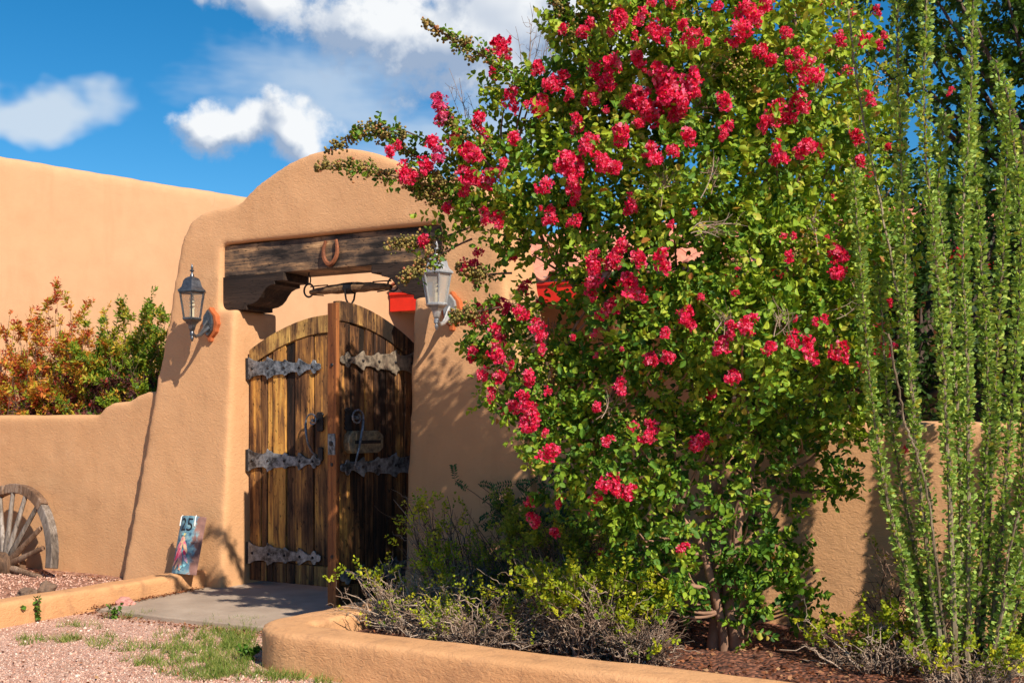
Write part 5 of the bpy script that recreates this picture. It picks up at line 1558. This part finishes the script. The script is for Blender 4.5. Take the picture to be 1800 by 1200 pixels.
# ------------------------------------------------------------------ courtyard trees behind the right wall
def courtyard_tree(label, base, crown, n_sp, leaf, tmean):
    base = np.array(base)
    T = thing('mesquite_tree', label, 'tree', base, 0, 'courtyard trees')
    m = MB(); top = np.mean([c[:3] for c in crown], 0) - base
    m.tube([(0, 0, -0.1), top * np.array([.2, .2, .35]), top * np.array([.55, .55, .7]), top], [0.14, 0.11, 0.08, 0.04], 9); m.obj('trunk', M_DBARK, T, smooth=True)
    ps, rs, PP, DD = [], [], [], []
    for cx, cy, cz, R in crown:
        c = np.array([cx, cy, cz]) - base
        s = top * np.array([.45, .45, .6])
        for q in range(4):
            e = c + rnd_unit(1)[0] * R * 0.85
            ps.append(bez(s, (s + e) / 2 + rng.normal(size=3) * 0.15, e, 10)); rs.append(np.linspace(0.035, 0.008, 10))
        n = int(n_sp * R * R)
        u = rnd_unit(n); PP.append(c + u * (R * rng.random(n) ** 0.42)[:, None]); DD.append(nrm(u + rnd_unit(n) * 0.9 + np.array([0, 0, -0.2])))
    V, F_ = multi_tube(np.array(ps), np.array(rs), 5); np_mesh('limb', V, [F_], M_DBARK, T, None, True, 'stuff')
    PP, DD = np.concatenate(PP), np.concatenate(DD)
    gp = np.array([mnoise.noise(Vector(((p + base) * 2.6).tolist())) for p in PP]); k = gp > -0.12
    PP, DD, gp = PP[k], DD[k], gp[k]
    P_, Y_, Z_, S_ = sprig_leaves(PP, DD, rng.uniform(0.14, 0.26, len(PP)), 6, leaf, 0.4)
    tn = np.tile(np.clip(tmean + gp * 0.4 + rng.normal(size=len(PP)) * 0.15, 0, 1), len(P_) // len(PP))
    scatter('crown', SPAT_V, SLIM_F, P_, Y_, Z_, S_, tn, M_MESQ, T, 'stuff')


courtyard_tree('dark, shade-toned leafy tree rising behind the ocotillo above the tiled roof', (5.6, 3.6, 0), [(4.2, 3.4, 5.0, 0.6), (4.5, 3.2, 4.3, 0.85), (5.3, 3.7, 3.9, 0.9), (5.2, 3.2, 5.0, 0.9), (6.2, 3.8, 4.5, 1.0), (6.6, 4.2, 3.7, 0.9), (5.9, 4.2, 5.4, 1.0), (6.9, 4.6, 5.2, 1.0), (4.7, 3.6, 5.4, 0.7), (5.7, 3.2, 3.1, 0.6), (5.0, 3.4, 2.9, 0.7), (6.3, 3.6, 2.8, 0.7), (4.6, 3.4, 3.5, 0.7), (7.2, 4.4, 4.0, 0.9), (5.6, 3.9, 4.6, 0.9)], 420, 0.075, 0.36)
courtyard_tree('lower bushy tree in the courtyard just behind the right wall', (4.3, 1.6, 0), [(4.3, 1.5, 1.9, 0.55), (3.8, 1.8, 2.2, 0.5), (4.9, 1.7, 2.1, 0.55), (4.5, 1.9, 2.6, 0.5), (5.4, 1.6, 1.7, 0.45), (3.4, 1.6, 1.7, 0.4), (4.8, 2.4, 2.6, 0.55), (4.4, 2.2, 2.6, 0.5), (5.2, 2.6, 2.75, 0.55), (4.0, 2.0, 2.5, 0.5), (5.6, 2.7, 2.5, 0.5), (4.9, 1.5, 1.5, 0.5), (5.7, 2.0, 2.3, 0.55), (4.1, 1.7, 1.4, 0.45)], 620, 0.06, 0.12)  # leaf tint held low: shade painted into the foliage

# ------------------------------------------------------------------ small ground things
N = 16000                                 # loose pebbles on the gravel near the path
uu = rng.uniform(-60, 760, N); vv = 1078 + 190 * rng.random(N) ** 0.8
pp = np.array([on_z(a, b, 0.0) for a, b in zip(uu, vv)])
ok = ~((pp[:, 1] > -1.32) & (pp[:, 0] > -0.2)) & (pp[:, 0] > -0.22) & ~((pp[:, 0] > 1.86) & (pp[:, 1] > -2.06))
pp = pp[ok]; N = len(pp)
sz = rng.uniform(0.0035, 0.0085, N) * np.where(rng.random(N) < 0.05, rng.uniform(1.4, 2.6, N), 1.0)
scatter('gravel', OCT_V, OCT_F, pp + np.array([0, 0, 0.001]), rnd_unit(N), np.tile([0, 0, 1.0], (N, 1)) + rng.normal(size=(N, 3)) * 0.4, np.stack([sz, sz * rng.uniform(.7, 1.2, N), sz * 0.6], 1), rng.random(N), M_PEB)['label'] = 'loose pink gravel scattered in front of the path'
N = 7000                                  # bark flakes in the planting bed
pp = np.stack([rng.uniform(2.2, 6.5, N), rng.uniform(-1.75, -0.25, N), np.full(N, 0.125)], 1) + rng.normal(size=(N, 3)) * np.array([0, 0, 0.006])
scatter('mulch', SPAT_V, SLIM_F, pp, rng.normal(size=(N, 3)) * np.array([1, 1, 0.25]), np.tile([0, 0, 1.0], (N, 1)) + rng.normal(size=(N, 3)) * 0.5, rng.uniform(0.012, 0.032, N), rng.random(N), M_CHIP)['label'] = 'reddish brown bark mulch in the planting bed'
N = 2600                                  # red chips in the wheel bed
pp = np.stack([rng.uniform(-3.4, -0.40, N), rng.uniform(-1.6, -0.27, N), np.full(N, 0.016)], 1) + rng.normal(size=(N, 3)) * np.array([0, 0, 0.003])
scatter('bed_stones', OCT_V, OCT_F, pp, rnd_unit(N), rnd_unit(N), rng.uniform(0.005, 0.013, N), rng.random(N) * 0.8, M_PEB)['label'] = 'reddish stones in the wagon wheel bed'
N = 1900                                  # dry leaves gathered along kerb and slab edges
a = rng.random(N)
e1 = np.stack([-0.15 + 0.05 * rng.random(N) ** 2, -0.35 - 1.0 * a, np.full(N, 0.036)], 1)
e2 = np.stack([-0.2 + 2.0 * a, -1.33 - 0.09 * rng.random(N) ** 2, np.full(N, 0.008)], 1)
e3 = np.stack([-3.2 + 2.4 * a, -0.30 - 0.10 * rng.random(N) ** 2, np.full(N, 0.022)], 1)
e4 = np.array([on_z(q, r_, 0.01) for q, r_ in zip(rng.uniform(0, 640, N), rng.uniform(1085, 1200, N))])
e4[(e4[:, 0] > 1.70) & (e4[:, 1] > -2.06)] = (1.0, -1.36, 0.01)
e4[e4[:, 0] < -0.18] = (0.2, -1.36, 0.01)
w = rng.choice(4, N, p=(0.28, 0.28, 0.28, 0.16))[:, None]
pp = np.where(w == 0, e1, np.where(w == 1, e2, np.where(w == 2, e3, e4))) + rng.normal(size=(N, 3)) * np.array([0.01, 0.02, 0.003])
scatter('leaf_litter', SPAT_V, SLIM_F, pp, rng.normal(size=(N, 3)) * np.array([1, 1, 0.3]), np.tile([0, 0, 1.0], (N, 1)) + rng.normal(size=(N, 3)) * 0.4, rng.uniform(0.010, 0.026, N), rng.random(N), M_CHIP)['label'] = 'dry fallen leaves along the path and kerb edges'
gp_, gy_, gs_ = [], [], []                # grass in patches
for u, v, ru, rv, n in [(365, 1145, 75, 30, 60), (400, 1165, 40, 18, 40), (330, 1120, 60, 14, 18), (190, 1130, 30, 10, 14), (125, 1125, 30, 8, 14), (60, 1125, 30, 6, 10), (400, 1130, 40, 30, 90), (300, 1150, 60, 25, 40), (380, 1185, 60, 12, 50), (225, 1140, 20, 10, 8), (440, 1120, 20, 18, 18), (250, 1165, 35, 12, 12), (500, 1192, 60, 6, 22), (330, 1180, 60, 10, 14), (240, 1085, 50, 5, 14), (430, 1095, 30, 5, 10), (135, 1100, 60, 6, 8), (600, 1200, 60, 5, 14), (480, 1185, 30, 8, 20)]:
    for k in range(n):
        c = on_z(u + rng.normal() * ru * 0.55, v + rng.normal() * rv * 0.55, 0.0)
        if c[0] > 1.83 and c[1] > -2.06: continue
        for q in range(17):
            gp_.append(c + rng.normal(size=3) * np.array([0.018, 0.018, 0])); gy_.append(np.array([rng.normal() * 0.55, rng.normal() * 0.55, 1.0])); gs_.append(rng.uniform(0.02, 0.065))
gp_ = np.array(gp_)
scatter('grass', [(0.035, 0, 0), (-0.035, 0, 0), (-0.022, 0.55, 0.06), (0.022, 0.55, 0.06), (0, 1, 0.22)], [(0, 3, 2, 1), (3, 4, 2)], gp_, np.array(gy_), rnd_unit(len(gp_)), np.array(gs_), rng.random(len(gp_)), M_GRASS)['label'] = 'sparse grass tufts growing through the gravel'


def weed(label, u, v, h, n, leaf):
    b = on_z(u, v, 0.0)
    T = thing('weed', label, 'weed', b, 0, 'weeds in the gravel')
    P_, Y_, Z_, tp = [], [], [], []
    for k in range(n):
        e = np.array([rng.normal() * 0.35 * h, rng.normal() * 0.35 * h, h * rng.uniform(0.5, 1)])
        c = bez(np.zeros(3), np.array([e[0] * 0.3, e[1] * 0.3, e[2] * 0.6]), e, 8); tp.append(c)
        for i in range(1, 8):
            for q in range(2):
                P_.append(c[i]); Y_.append(rng.normal(size=3) + np.array([0, 0, 0.3])); Z_.append(np.array([0, 0, 1]) + rng.normal(size=3) * 0.4)
    V, F_ = multi_tube(np.array(tp), np.full((n, 8), 0.0016), 4); np_mesh('stems', V, [F_], M_TWIG, T, np.full(len(F_), 0.2), True, 'stuff')
    scatter('leaves', LEAF_V, LEAF_F, np.array(P_), np.array(Y_), np.array(Z_), rng.uniform(0.6, 1.1, len(P_)) * leaf, rng.random(len(P_)), M_WEED, T, 'stuff')


weed('spindly weed in front of the straight kerb, second from the left edge', 66, 1092, 0.16, 5, 0.030)
weed('leafy weed at the far left edge in front of the straight kerb', 12, 1098, 0.14, 6, 0.032)
weed('green weed growing at the front corner of the path slab', 200, 1087, 0.09, 5, 0.026)
weed('bushy green weed against the rounded end of the planter kerb', 438, 1160, 0.08, 9, 0.034)

for o in scene.objects:                   # walls, kerbs and the rest that carry a category are things
    if o.parent is None and o.get('category') and not o.get('kind'): o['kind'] = 'thing'
